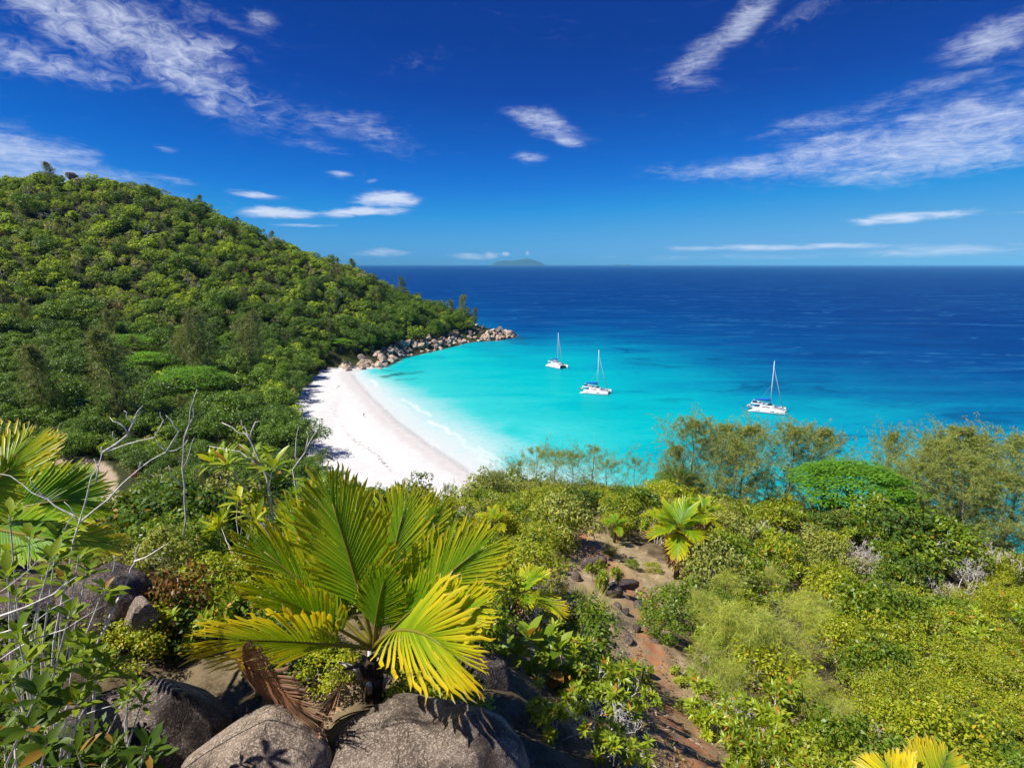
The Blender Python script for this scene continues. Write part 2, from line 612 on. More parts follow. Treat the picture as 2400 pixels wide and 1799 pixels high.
PATH_W = np.array([at_z(x, y, 5.2)[:2] for x, y in PATH_PX])
wob = fbm(np.c_[GP / 2.5, np.zeros(len(GP))], 21, 4)
a_soil = np.zeros(len(GP))
for pl in SOIL_PX:
    a_soil = np.maximum(a_soil, inside(gpx[:, :2] + wob[:, None] * 30, pl) & near)
a_track = np.clip(1.3 - seg_dist(gpx[:, :2] + wob[:, None] * 26, TRACK_PX) / (600.0 / np.maximum(gpx[:, 2], 6.0)), 0, 1) * near
a_lawn = inside(GP + wob[:, None] * .8, LAWN_W).astype(float)
a_path = np.clip(2.2 - seg_dist(GP + wob[:, None] * .5, PATH_W) / 1.0, 0, 1)
a_sand = ((gsd > -40) & (gsd < gbw * 1.02 + wob * 2.5) & (gbw > 3.5)).astype(float)
a_wet = np.clip(1 - (gsd + wob * 2.0 - 3.0) / 3.5, 0, 1) * a_sand

tm, t, out = new_mat('land_surface')
geo = t.n('ShaderNodeNewGeometry'); pos = geo.outputs['Position']


def A(name):
    return t.n('ShaderNodeAttribute', attribute_name=name).outputs['Fac']


n_big = t.noise(pos, .35, 5, .6); n_mid = t.noise(pos, 2.6, 5, .65); n_fine = t.noise(pos, 22, 4, .7); n_grit = t.noise(pos, 90, 2, .6)
duff = t.mix(t.ss(n_mid, .35, .65), (.075, .055, .028), (.20, .15, .085))
duff = t.mix(t.math('MULTIPLY', t.ss(n_fine, .5, .62), .6), duff, (.21, .165, .09))
soil = t.mix(t.ss(n_mid, .3, .7), (.30, .215, .115), (.46, .36, .21))
soil = t.mix(t.math('MULTIPLY', t.ss(n_big, .48, .62), .5), soil, (.2, .2, .075))
soil = t.mix(t.math('MULTIPLY', t.ss(n_fine, .52, .66), .7), soil, (.19, .13, .07))
red = t.mix(t.ss(n_fine, .3, .7), (.36, .14, .055), (.50, .235, .11))
floor = t.mix(t.ss(n_mid, .35, .65), (.02, .03, .008), (.055, .06, .02))
lawnc = t.mix(t.ss(n_mid, .3, .7), (.10, .17, .03), (.17, .23, .055))
pathc = t.mix(t.ss(n_mid, .3, .7), (.36, .27, .18), (.48, .38, .27))
sandc = t.mix(t.ss(n_big, .35, .7), (.60, .58, .55), (.66, .645, .62))
sandc = t.mix(t.math('MULTIPLY', t.ss(n_mid, .55, .75), .15), sandc, (.68, .65, .62))
wetc = t.mix(t.ss(n_big, .3, .7), (.525, .485, .46), (.575, .54, .515))
col = t.mix(A('far'), duff, floor)
col = t.mix(A('soil'), col, soil)
col = t.mix(t.math('MULTIPLY', A('track'), t.ss(n_mid, .40, .56)), col, red)
col = t.mix(A('lawn'), col, lawnc)
col = t.mix(A('path'), col, pathc)
col = t.mix(A('sand'), col, sandc)
col = t.mix(A('wet'), col, wetc)
h = t.math('ADD', t.math('MULTIPLY', n_mid, .6), t.math('ADD', t.math('MULTIPLY', n_fine, .35), t.math('MULTIPLY', n_grit, .1)))
pb = principled(t, col, .9, .15, bump(t, h, .55, .06))
t.put(out.inputs[0], pb.outputs[0])

attrs = dict(soil=a_soil, track=a_track, lawn=a_lawn, path=a_path, sand=a_sand, wet=a_wet, far=np.clip((gr.ravel() - 30) / 40, 0, 1))
fz = gsd[GF].max(1) > -60
fsand = a_sand[GF].mean(1) > .5
flawn = (a_lawn[GF].mean(1) > .5) & ~fsand
fpath = (a_path[GF].mean(1) > .5) & ~fsand
flawn &= ~fpath
fhill = (G3[:, 1][GF].mean(1) > 165) & ~fsand & ~flawn & ~fpath
fhead = fhill
fgrd = ~(fsand | flawn | fpath | fhead)
for nm, msk in (('ground', fgrd), ('hillside', fhead), ('beach', fsand), ('lawn', flawn), ('path', fpath)):
    F = GF[msk & fz]
    u, inv = np.unique(F, return_inverse=True)
    me = mesh_np(nm, G3[u], inv.reshape(F.shape), tm, attrs={k: v[u] for k, v in attrs.items()}, smooth=True)
    tag(link(nm, me), kind='structure')

# ------------------------------------------------------------------ the sea
DEPTH_PX = [(1000, 905, .36), (1060, 945, .33), (1130, 985, .33), (1200, 1010, .42), (1250, 900, .50), (1100, 860, .50), (1000, 860, .45), (1200, 830, .56), (1130, 812, .60), (1200, 790, .78), (1250, 760, .92),
            (1150, 745, .88), (1100, 720, .9), (1400, 800, .74), (1330, 830, .60), (1400, 900, .54), (1400, 1000, .48), (1300, 1060, .45), (1200, 1080, .36), (1600, 850, .68), (1600, 950, .56), (1600, 800, .82),
            (1500, 1080, .50), (1700, 1000, .54), (1900, 850, .84), (1900, 950, .68), (2000, 1010, .62), (2200, 1000, .65), (2200, 900, .79), (2400, 900, .84), (2400, 1000, .70),
            (2000, 780, .93), (1500, 720, .97), (1800, 720, .99), (2200, 780, .97), (2400, 820, .95), (1200, 700, .97), (1000, 690, 1.), (1400, 690, 1.), (1900, 690, 1.), (2400, 690, 1.), (1250, 660, 1.),
            (2400, 1080, .63), (2000, 1100, .58), (1700, 1100, .52)]
for k in (15.4, 16, 16.5, 17, 17.5, 18, 18.5, 19, 19.5, 20, 20.5, 21, 21.5, 22):
    i = int(k); f = k - i
    a = SHORE[i] * (1 - f) + SHORE[i + 1] * f
    nn = SHORE[i + 1] - SHORE[i]; nn = np.array([-nn[1], nn[0]]) / np.hypot(*nn)
    wd = min(1.35, .35 + (k - 15) * .2)
    for dd, vv in ((0, 0.0), (9 * wd, .10), (20 * wd, .24), (32 * wd, .37)):
        q = to_px([(a[0] + nn[0] * dd, a[1] + nn[1] * dd, 0)])[0]
        DEPTH_PX.append((q[0], q[1], vv))
for k in (8, 9, 10, 11, 12, 13):
    q = to_px([(SHORE[k][0] + 6, SHORE[k][1] - 3, 0)])[0]
    DEPTH_PX.append((q[0], q[1], .50 if k > 9 else .62))
DEPTH_PX = np.array(DEPTH_PX)
_B = DEPTH_PX[:, :2] * np.array([1, 1.9])
_K = np.linalg.norm(_B[:, None] - _B[None], axis=-1) + 0
_n2 = len(_B)
_M2 = np.zeros((_n2 + 1, _n2 + 1)); _M2[:_n2, :_n2] = _K + np.eye(_n2) * 4.0 * -1; _M2[:_n2, _n2] = 1; _M2[_n2, :_n2] = 1
_W2 = np.linalg.solve(_M2, np.concatenate([DEPTH_PX[:, 2], [0]]))


def sea_tone(P):
    q = to_px(np.c_[P, np.zeros(len(P))])
    X = np.clip(q[:, :2], (-400, 620), (2800, 1250)) * np.array([1, 1.9])
    r = np.zeros(len(P))
    for s in range(0, len(P), 30000):
        r[s:s + 30000] = np.linalg.norm(X[s:s + 30000, None] - _B[None], axis=-1) @ _W2[:_n2] + _W2[_n2]
    far = np.clip((690 - q[:, 1]) / 30, 0, 1)
    r = np.clip(r, 0, 1)
    return r * (1 - far) + far


AZ2 = np.concatenate([np.arange(-85, -36, 1.5), np.arange(-36, 50, .2), np.arange(50, 86, 1.5)])
RR2 = np.concatenate([np.geomspace(70, 700, 330), np.geomspace(712, 60000, 110)])
ga, gr = np.meshgrid(np.radians(AZ2), RR2, indexing='ij')
SP = np.stack([np.sin(ga) * gr, np.cos(ga) * gr], -1).reshape(-1, 2)
ssd, sbw = shore_sd(SP)
tone = sea_tone(SP)
idx = np.arange(len(AZ2) * len(RR2)).reshape(len(AZ2), len(RR2))
SF = np.stack([idx[:-1, :-1], idx[1:, :-1], idx[1:, 1:], idx[:-1, 1:]], -1).reshape(-1, 4)
SF = SF[ssd[SF].min(1) < 3.0]
# breaking wave lines, given as places on the water
FOAM = [((960, 945), (1005, 975), 1.0, .9), ((1010, 985), (1040, 1003), 1.1, 1.0), ((1040, 1003), (1085, 1035), .9, .7), ((875, 890), (880, 905), 1.2, .8), ((820, 880), (850, 872), 1.2, .35), ((985, 1020), (1060, 1075), .8, .18),
        ((940, 935), (960, 945), 1.0, .5), ((905, 930), (960, 965), .7, .22), ((1085, 1035), (1150, 1090), 1.0, .30), ((1120, 1050), (1170, 1085), 1.4, .4)]
foam = np.zeros(len(SP))
wobs = fbm(np.c_[SP / 5, np.zeros(len(SP))], 8, 3)
for a, b, wd, st in FOAM:
    A2, B2 = at_z(*a)[:2], at_z(*b)[:2]
    foam = np.maximum(foam, st * np.clip(1 - seg_dist(SP + wobs[:, None] * 1.6, np.array([A2, B2])) / wd, 0, 1))
edge = np.clip(-ssd / 3.0, 0, 1)
lap = np.clip(1 - np.abs(-ssd - 1.2 + wobs * 2) / 0.7, 0, 1) * .75 * (sbw > 6)
rockfoam = np.clip(1 - np.abs(ssd + 1.0 + wobs * 1.5) / 1.4, 0, 1) * (sbw < 5) * .5 * (wobs > .05)
foam = np.maximum(np.maximum(foam, lap), rockfoam)
reef = np.zeros(len(SP))
wobr = fbm(np.c_[SP / np.array([5., 2.2]), np.zeros(len(SP))], 18, 4)
for a, b, wd, st in (((898, 884), (940, 874), 3.2, 1.0), ((935, 876), (985, 872), 3.0, .9), ((930, 890), (975, 887), 2.0, .6), ((905, 868), (920, 867), 2.4, 1.0), ((1140, 772), (1215, 792), 9.0, .75), ((1150, 792), (1230, 806), 5.0, .55), ((1020, 833), (1040, 838), 1.6, .5)):
    A2, B2 = at_z(*a)[:2], at_z(*b)[:2]
    reef = np.maximum(reef, st * np.clip(1.25 - seg_dist(SP, np.array([A2, B2])) / wd + wobr * 1.3, 0, 1))
u, inv = np.unique(SF, return_inverse=True)

sm, t, out = new_mat('sea_water')
geo = t.n('ShaderNodeNewGeometry'); pos = geo.outputs['Position']


def A(name):
    return t.n('ShaderNodeAttribute', attribute_name=name).outputs['Fac']


n_p = t.noise(t.mapping(pos, rot=(0, 0, .25), scale=(.012, .035, .02)), 1.0, 5, .62, .6)       # patches, drifts
n_r = t.noise(t.mapping(pos, rot=(0, 0, .2), scale=(.22, .7, .3)), 1.0, 4, .65, .4)             # ripples
n_s = t.noise(t.mapping(pos, rot=(0, 0, .12), scale=(.0016, .011, .01)), 1.0, 4, .6, 2.2)       # long slicks far out
tn = t.math('ADD', A('tone'), t.math('MULTIPLY', t.math('SUBTRACT', n_p, .5), t.ss(A('tone'), .15, .6, .12, .30)))
tn = t.math('ADD', tn, t.math('MULTIPLY', t.math('SUBTRACT', n_r, .5), .16))
cr = t.n('ShaderNodeValToRGB'); t.put(cr.inputs[0], tn)
e = cr.color_ramp.elements
stops = [(0.0, (.58, .58, .565)), (.10, (.48, .58, .565)), (.22, (.27, .54, .53)), (.36, (.035, .46, .45)), (.5, (.001, .375, .39)), (.62, (.0006, .265, .36)),
         (.74, (.0005, .125, .265)), (.86, (.0004, .055, .20)), (1.0, (.0003, .028, .150))]
e[0].position, e[0].color = 0.0, (*stops[0][1], 1)
e[1].position, e[1].color = 1.0, (*stops[-1][1], 1)
for p_, c_ in stops[1:-1]:
    q = e.new(p_); q.color = (*c_, 1)
wc = cr.outputs[0]
wc = t.mix(t.math('MULTIPLY', A('reef'), t.ss(A('tone'), .0, .9, .85, .6)), wc, (.012, .045, .06))
slick = t.math('MULTIPLY', t.math('MULTIPLY', t.ss(t.math('ABSOLUTE', t.math('SUBTRACT', n_s, .5)), .0, .012, 1.0, 0.0), t.ss(A('tone'), .75, .95)), .6)
n_q = t.noise(t.mapping(pos, rot=(0, 0, .35), scale=(.016, .034, .02)), 1.0, 5, .68, .9)
wc = t.mix(t.math('MULTIPLY', t.math('MULTIPLY', t.ss(n_q, .54, .66), t.ss(A('tone'), .42, .66)), .45), wc, (.001, .035, .12))
wc = t.mix(slick, wc, (.03, .17, .36))
fm = t.math('MULTIPLY', A('foam'), t.ss(t.noise(pos, 1.6, 4, .7), .35, .6), clamp=True)
wc = t.mix(fm, wc, (.9, .92, .92))
hh = t.math('ADD', t.math('MULTIPLY', n_r, .7), t.math('MULTIPLY', t.noise(t.mapping(pos, rot=(0, 0, .3), scale=(1.2, 2.6, 1)), 1.0, 3, .6), .35))
bn = bump(t, hh, .9, .4)
df = t.n('ShaderNodeBsdfDiffuse'); t.put(df.inputs[0], wc); t.put(df.inputs['Normal'], bn)
gl = t.n('ShaderNodeBsdfGlossy'); gl.inputs['Roughness'].default_value = .16; t.put(gl.inputs['Normal'], bn)
fr = t.n('ShaderNodeFresnel'); fr.inputs[0].default_value = 1.33; t.put(fr.inputs['Normal'], bn)
wb = t.n('ShaderNodeMixShader'); t.put(wb.inputs[0], t.math('MULTIPLY', t.math('MINIMUM', fr.outputs[0], .22), .24)); t.put(wb.inputs[1], df.outputs[0]); t.put(wb.inputs[2], gl.outputs[0])
trn = t.n('ShaderNodeBsdfTransparent')
mx = t.n('ShaderNodeMixShader')
t.put(mx.inputs[0], t.math('MAXIMUM', A('edge'), fm, clamp=True)); t.put(mx.inputs[1], trn.outputs[0]); t.put(mx.inputs[2], wb.outputs[0])
t.put(out.inputs[0], mx.outputs[0])
me = mesh_np('sea', np.c_[SP, np.full(len(SP), .02)][u], inv.reshape(SF.shape), sm, attrs=dict(tone=tone[u], foam=foam[u], edge=edge[u], reef=reef[u]), smooth=True)
tag(link('sea', me), kind='structure')

# ------------------------------------------------------------------ far islands on the horizon
im = flat_mat('far_island_forest', (.03, .05, .035), .9, .1, nz=.5)


def island(name, prof, Y, depth):
    """prof: (px, py) skyline; a low mountain with a rounded cross section"""
    pts = [at_y(x, min(y, 619.0), Y) for x, y in prof]
    xs = np.array([p[0] for p in pts]); zs = np.array([p[2] for p in pts]) - pts[0][2]
    X = np.linspace(xs[0], xs[-1], 70); Z = np.interp(X, xs, zs)
    V, nn = [], 13
    for k in range(nn):
        s = -1 + 2 * k / (nn - 1)
        prof_ = np.maximum(0, 1 - abs(s) ** 1.4)
        w = depth * (.35 + .65 * np.sin(np.linspace(0.02, math.pi - .02, len(X))))
        zz = Z * prof_
        nz_ = fbm(np.c_[X / 700, np.full(len(X), s * 2.2), np.zeros(len(X))], 4, 4) * .35 * Z * (1 - abs(s)) * (abs(s) > .05)
        V.append(np.stack([X, Y + s * w, zz + nz_ - 4.0 * (abs(s) > .98)], 1))
    V = np.concatenate(V); n = len(X)
    F = np.array([(k * n + i, k * n + i + 1, (k + 1) * n + i + 1, (k + 1) * n + i) for k in range(nn - 1) for i in range(n - 1)])
    tag(link(name, mesh_np(name, V, F, im, smooth=True)), kind='structure')


island('hill', [(1148, 619), (1163, 611), (1180, 607.5), (1198, 608), (1215, 605.5), (1238, 602.5), (1250, 606), (1266, 610), (1275, 616), (1282, 619)], 30000, 1700)
island('hill', [(1434, 619), (1448, 616.5), (1462, 617.5), (1475, 616), (1487, 619)], 31000, 800)

# ------------------------------------------------------------------ air
hm, t, out = new_mat('air')
pv = t.n('ShaderNodeVolumePrincipled')
t.put(pv.inputs['Color'], (.22, .68, 1.0))
pv.inputs['Density'].default_value = 3.2e-5
pv.inputs['Anisotropy'].default_value = -0.3
t.put(out.inputs['Volume'], pv.outputs[0])
V, F = box((0, 31500, 206), (126000, 65000, 446))
hz = tag(link('haze', mesh_np('haze', V, F, hm)), kind='stuff')

# ------------------------------------------------------------------ clouds: a far dome carrying cirrus and small flat clouds
# each bank: where its middle lies (looked up once as a direction), half width, half height, tilt, strength, texture
CL = [
    (150, 60, 330, 75, -12, 1.05, 'm'), (400, 120, 330, 95, -20, 1.15, 'm'), (100, 160, 300, 45, -4, .85, 'm'),
    (560, 195, 170, 40, -24, .75, 'm'), (470, 30, 240, 22, -14, .5, 'w'), (600, 45, 60, 26, -14, .8, 'w'),
    (30, 360, 360, 58, -12, 1.15, 'w'), (60, 410, 380, 46, -8, 1.15, 'w'), (380, 415, 90, 12, -8, .7, 'w'),
    (620, 285, 160, 16, -14, .6, 'w'), (820, 300, 220, 40, -14, .72, 'w'), (700, 335, 150, 18, -12, .6, 'w'),
    (900, 355, 110, 18, -12, .5, 'w'),
    (395, 353, 42, 9, -6, .8, 'f'), (800, 407, 48, 11, 2, .95, 'f'), (870, 425, 26, 8, 12, .8, 'f'),
    (590, 456, 90, 12, -3, 1.2, 'f'), (640, 494, 130, 15, 0, 1.5, 'f'), (840, 498, 150, 13, 1, 1.4, 'f'),
    (900, 472, 90, 26, 3, 1.55, 'f'), (700, 526, 90, 6, 0, .9, 'f'), (880, 595, 95, 12, 0, 1.0, 'f'),
    (1110, 601, 75, 10, 0, 1.1, 'f'), (1150, 598, 26, 11, 0, 1.3, 'f'), (1185, 594, 14, 7, 0, 1.2, 'f'), (1236, 592, 9, 9, 0, 1.1, 'f'),
    (1285, 282, 115, 30, -16, 1.25, 'w'), (1320, 310, 70, 22, -30, 1.1, 'w'), (1240, 368, 50, 15, -3, .95, 'w'),
    (1740, 40, 160, 60, 38, 1.1, 'w'), (1650, 130, 140, 46, 36, 1.05, 'w'), (1600, 195, 90, 34, -20, .8, 'w'),
    (1900, 30, 200, 40, 25, .45, 'm'), (2330, 80, 190, 60, 14, 1.15, 'w'), (2200, 200, 230, 30, 10, .72, 'w'),
    (2360, 175, 160, 20, 14, .6, 'w'),
    (2150, 330, 520, 68, 9, 1.15, 'w'), (1760, 395, 300, 32, 1, 1.1, 'w'), (2200, 372, 420, 40, 5, 1.15, 'w'),
    (2350, 270, 260, 40, 11, .9, 'w'), (1950, 290, 240, 30, 8, .7, 'w'),
    (2120, 511, 190, 19, 3, 1.2, 'f'), (2380, 500, 120, 8, 2, .6, 'f'),
    (1850, 580, 380, 10, 0, 1.1, 'f'), (2200, 592, 480, 20, 0, .9, 'f'), (1700, 604, 420, 12, 0, .6, 'f'), (1480, 604, 260, 9, 0, .45, 'f'), (1000, 150, 130, 40, 5, .3, 'm'),
]

d_az = np.radians(np.arange(-64, 64.1, .25))
d_el = np.radians(np.concatenate([np.arange(0.02, 8, .08), np.arange(8, 55, .25)]))
ga, ge = np.meshgrid(d_az, d_el, indexing='ij')
RD = 112000.0
DV = np.stack([np.sin(ga) * np.cos(ge), np.cos(ga) * np.cos(ge), np.sin(ge)], -1).reshape(-1, 3) * RD + np.array([0, 0, CAMZ])
masks = {'m': np.zeros(ga.size), 'w': np.zeros(ga.size), 'f': np.zeros(ga.size)}
fa, fe = ga.ravel(), ge.ravel()
warp = fbm(np.c_[fa * 9, fe * 20, np.zeros(fa.size)], 31, 4)
warp2 = fbm(np.c_[fa * 9, fe * 20, np.ones(fa.size) * 7], 32, 4)
for (cx_, cy_, hw, hh, tl, st, kd) in CL:
    a0, e0 = azel(cx_, cy_)
    a1, _ = azel(cx_ + hw, cy_); _, e1 = azel(cx_, cy_ - hh)
    sa, se = abs(a1 - a0) * (1.3 if kd == 'f' else 1.45), abs(e1 - e0) * (1.45 if kd == 'f' else 1.75)
    x = fa - a0 + warp * sa * .28; y = fe - e0 + warp2 * se * .45
    c_, s_ = math.cos(R(tl)), math.sin(R(tl))
    q = np.hypot((x * c_ + y * s_) / sa, (-x * s_ + y * c_) / se)
    q = np.clip(1 - q, 0, 1)
    masks[kd] = np.maximum(masks[kd], st * q * q * (3 - 2 * q))
edge_f = np.clip((R(63) - np.abs(fa)) / R(5), 0, 1) * np.clip((R(54) - fe) / R(6), 0, 1)
cm, t, out = new_mat('cloud')
cm.cycles.emission_sampling = 'NONE'


def A(name):
    return t.n('ShaderNodeAttribute', attribute_name=name).outputs['Fac']


cb_ = t.n('ShaderNodeCombineXYZ'); t.put(cb_.inputs[0], A('az')); t.put(cb_.inputs[1], A('el'))
ae = cb_.outputs[0]
nz_mott = t.noise(t.mapping(ae, rot=(0, 0, 0.30), scale=(1.0, 2.0, 1)), 34, 4, 0.68, 0.8)
nz_wisp = t.noise(t.mapping(ae, rot=(0, 0, -0.17), scale=(1.0, 5.5, 1)), 12, 6, 0.72, 1.2)
nz_flat = t.noise(t.mapping(ae, scale=(1.0, 5.0, 1)), 22, 4, 0.66, 0.8)


def cloud(mask, nz, lo, hi, k):
    s = t.math('ADD', mask, t.math('MULTIPLY', t.math('SUBTRACT', nz, 0.5), k))
    return t.math('MULTIPLY', t.ss(s, lo, hi), t.ss(mask, 0.0, 0.9))


c_m = t.math('MULTIPLY', cloud(A('m'), nz_mott, 0.02, 2.0, 2.9), 0.82)
nz_mix = t.math('ADD', t.math('MULTIPLY', nz_wisp, .62), t.math('MULTIPLY', nz_mott, .38))
c_w = t.math('MULTIPLY', cloud(A('w'), nz_mix, 0.08, 2.1, 3.6), 0.82)
c_f = t.math('MULTIPLY', cloud(A('f'), nz_flat, 0.12, 1.5, 2.2), 0.86)
thin = t.math('MULTIPLY', t.math('MULTIPLY', t.ss(nz_wisp, .52, .85), t.ss(nz_mott, .4, .7)), 0.06)
dens = t.math('MAXIMUM', t.math('MAXIMUM', c_m, c_w), t.math('MAXIMUM', c_f, thin))
dens = t.math('MULTIPLY', dens, A('edge'))
em = t.n('ShaderNodeEmission'); t.put(em.inputs[0], (.56, .61, .72)); em.inputs[1].default_value = 1.0
trn = t.n('ShaderNodeBsdfTransparent')
mx = t.n('ShaderNodeMixShader'); t.put(mx.inputs[0], dens); t.put(mx.inputs[1], trn.outputs[0]); t.put(mx.inputs[2], em.outputs[0])
t.put(out.inputs[0], mx.outputs[0])
idx = np.arange(ga.size).reshape(ga.shape)
DF = np.stack([idx[:-1, :-1], idx[:-1, 1:], idx[1:, 1:], idx[1:, :-1]], -1).reshape(-1, 4)
me = mesh_np('sky', DV, DF, cm, attrs=dict(m=masks['m'], w=masks['w'], f=masks['f'], az=fa, el=fe, edge=edge_f), smooth=True)
tag(link('sky', me), kind='structure')
# ------------------------------------------------------------------ plant materials
M_HILL = leaf_mat('leaf_hill', (.14, .25, .024), (.37, .48, .06), (.55, .42, .07), .03, trans=.30, rough=.55, spec=.25, objvar=.55)
M_OLIVE = leaf_mat('leaf_olive', (.22, .25, .06), (.44, .45, .15), None, 0, trans=.25, rough=.6, spec=.25, objvar=.30)
M_VALLEY = leaf_mat('leaf_valley', (.065, .15, .015), (.19, .31, .036), (.28, .32, .03), .03, trans=.30, rough=.45, spec=.35, objvar=.35)
M_UMB = leaf_mat('leaf_umbrella_tree', (.11, .29, .018), (.24, .47, .03), None, 0, trans=.35, rough=.5, spec=.3, objvar=.15)
M_CAS = leaf_mat('needle_casuarina', (.16, .20, .055), (.30, .33, .11), (.26, .19, .06), .05, trans=.25, rough=.6, spec=.2, objvar=.15)
M_CASN = leaf_mat('needle_casuarina_near', (.19, .26, .055), (.38, .43, .11), (.5, .36, .09), .06, trans=.30, rough=.6, spec=.2, objvar=.12)  # lighter needles for the casuarinas of the near slope
M_SAP = leaf_mat('needle_sapling', (.30, .39, .055), (.58, .62, .13), (.58, .42, .1), .05, trans=.35, rough=.6, spec=.2, objvar=.15)
M_RED = leaf_mat('leaf_russet', (.16, .075, .02), (.26, .13, .035), (.1, .14, .03), .2, trans=.3, objvar=.2)
M_YEL = leaf_mat('leaf_yellow_green', (.22, .30, .014), (.50, .53, .035), (.62, .42, .03), .05, trans=.40, rough=.42, spec=.35, objvar=.18)
M_GRN = leaf_mat('leaf_mid_green', (.10, .19, .012), (.26, .36, .026), (.52, .42, .03), .04, trans=.38, rough=.4, spec=.4, objvar=.2)
M_PALE = leaf_mat('leaf_pale_olive', (.22, .28, .04), (.46, .48, .12), (.55, .40, .07), .05, trans=.32, rough=.5, spec=.3, objvar=.15)
M_DARK = leaf_mat('leaf_dark_green', (.04, .10, .010), (.12, .20, .022), (.36, .2, .03), .04, trans=.30, rough=.5, spec=.3, objvar=.2)
M_ROS = leaf_mat('leaf_rosette', (.20, .31, .018), (.42, .50, .035), (.55, .26, .04), .06, trans=.42, rough=.38, spec=.45, objvar=.15)
M_ATTR = leaf_mat('leaf_palm_blade', None, None, trans=.42, rough=.38, spec=.42, objvar=0, attr=True, tint=(1.1, 1.05, .6))
M_DEAD = leaf_mat('leaf_dead_frond', None, None, trans=.15, rough=.7, spec=.2, objvar=0, attr=True, tint=(1, .9, .8))
M_GRASS = leaf_mat('blade_sedge', (.20, .24, .03), (.38, .36, .06), (.45, .34, .12), .2, trans=.35, rough=.5, objvar=.15)
M_BARK = bark_mat('bark_brown', (.05, .038, .028), (.14, .11, .085))
M_BARKG = bark_mat('bark_grey', (.16, .14, .12), (.33, .30, .27))
M_TWIG = bark_mat('twig_pale', (.50, .455, .395), (.84, .79, .71), 30, bmp=False)
M_DRIFT = bark_mat('driftwood_grey', (.10, .09, .08), (.24, .21, .19), 8)
M_FIBRE = bark_mat('palm_fibre', (.025, .018, .012), (.12, .08, .05), 40)


def perp(D):
    r = rng.normal(size=D.shape)
    return nrm(np.cross(D, r))


def crown_leaves(nclump, per, R_, H_, z0, ls, rc=.38, up=.55, asp=.55, flat=1.0, rr=(.35, 1.0)):
    """leaf cards in clumps spread through an egg-shaped crown; returns (V, F)"""
    c = rand_dirs(nclump, .25) * (rng.uniform(rr[0], rr[1], nclump) ** .6)[:, None]
    c[:, :2] *= R_; c[:, 2] = z0 + H_ * .5 + c[:, 2] * H_ * .5
    rad = R_ * rc * rng.uniform(.6, 1.25, nclump)
    ci = np.repeat(np.arange(nclump), per)
    d = rand_dirs(len(ci), .35)
    p = c[ci] + d * (rad[ci] * rng.uniform(.25, 1, len(ci)) ** .45)[:, None] * np.array([1, 1, .72 * flat])
    N = nrm(d * .6 + rand_dirs(len(ci)) * .6 + np.array([0, 0, up]))
    D = perp(N); D[:, 2] -= .15
    L = ls * rng.uniform(.65, 1.35, len(ci))
    return leaves_lo(p, D, N, L, L * asp)


def trunk_limbs(mb, H_, R_, r0, n=5, seed=0, mi=1, z0=.35, sides=5):
    rs = np.random.default_rng(seed)
    lean = rs.normal(size=2) * .05 * H_
    P = np.array([[lean[0] * s * s, lean[1] * s * s, H_ * .8 * s] for s in np.linspace(0, 1, 5)])
    mb.add(*tube(P, np.linspace(r0, r0 * .35, 5), sides), mi=mi)
    for k in range(n):
        a = k * 2.4 + rs.uniform(0, .8); s = rs.uniform(z0, .8)
        b = P[0] * (1 - s) + P[-1] * s
        e = b + np.array([math.cos(a) * R_ * .7, math.sin(a) * R_ * .7, H_ * rs.uniform(.12, .3)])
        m = (b + e) / 2 + np.array([0, 0, -.04 * H_])
        mb.add(*tube([b, m, e], [r0 * .45, r0 * .3, r0 * .12], 4), mi=mi)


def tree_round(leaf, bark, R_=3.6, H_=6.5, nclump=26, per=26, ls=.55, seed=0, rc=.36, asp=.6, up=.55):
    mb = MB(); tb = MB()
    V, F = crown_leaves(nclump, per, R_, H_ * .78, H_ * .22, ls, rc, up, asp)
    mb.add(V, F)
    trunk_limbs(tb, H_, R_, .03 * H_, 4, seed, mi=0)
    return mb.mesh('crown', [leaf]), tb.mesh('trunk', [bark])


def tree_umbrella(leaf, bark, R_=10, H_=11, layers=26, per=150, ls=.4):
    """flat layered plates of fine leaflets on spreading limbs"""
    cr = MB(); tr = MB()
    ends = []
    for k in range(layers):
        a = k * 2.399; s = math.sqrt((k + .5) / layers)
        x, y = math.cos(a) * R_ * s * .9, math.sin(a) * R_ * s * .9
        z = H_ * (1.0 - .33 * s * s) + rng.normal() * .35
        ends.append((x, y, z - .2))
        rp = R_ * rng.uniform(.22, .34)
        n = per
        q = rng.uniform(0, 1, n) ** .5 * rp; th = rng.uniform(0, 2 * math.pi, n)
        p = np.stack([x + q * np.cos(th), y + q * np.sin(th), z + rng.normal(size=n) * .16 - .35 * (q / rp) ** 2], 1)
        N = nrm(rng.normal(size=(n, 3)) * .28 + np.array([0, 0, 1.0]))
        D = nrm(np.stack([np.cos(th), np.sin(th), -.15 + 0 * th], 1) + rng.normal(size=(n, 3)) * .3)
        L = ls * rng.uniform(.7, 1.4, n)
        cr.add(*leaves_lo(p, D, N, L, L * .5, .15))
    top = np.array([0, 0, H_ * .45])
    tr.add(*tube([(0, 0, -.5), (.1, 0, H_ * .22), top], [.036 * R_, .030 * R_, .024 * R_], 7))
    for e in ends[::3]:
        e = np.array(e)
        m = top * .5 + e * .5 + np.array([0, 0, -H_ * .06])
        tr.add(*tube([top, m, e], [.016 * R_, .010 * R_, .004 * R_], 4))
    return cr.mesh('crown', [leaf]), tr.mesh('trunk', [bark])


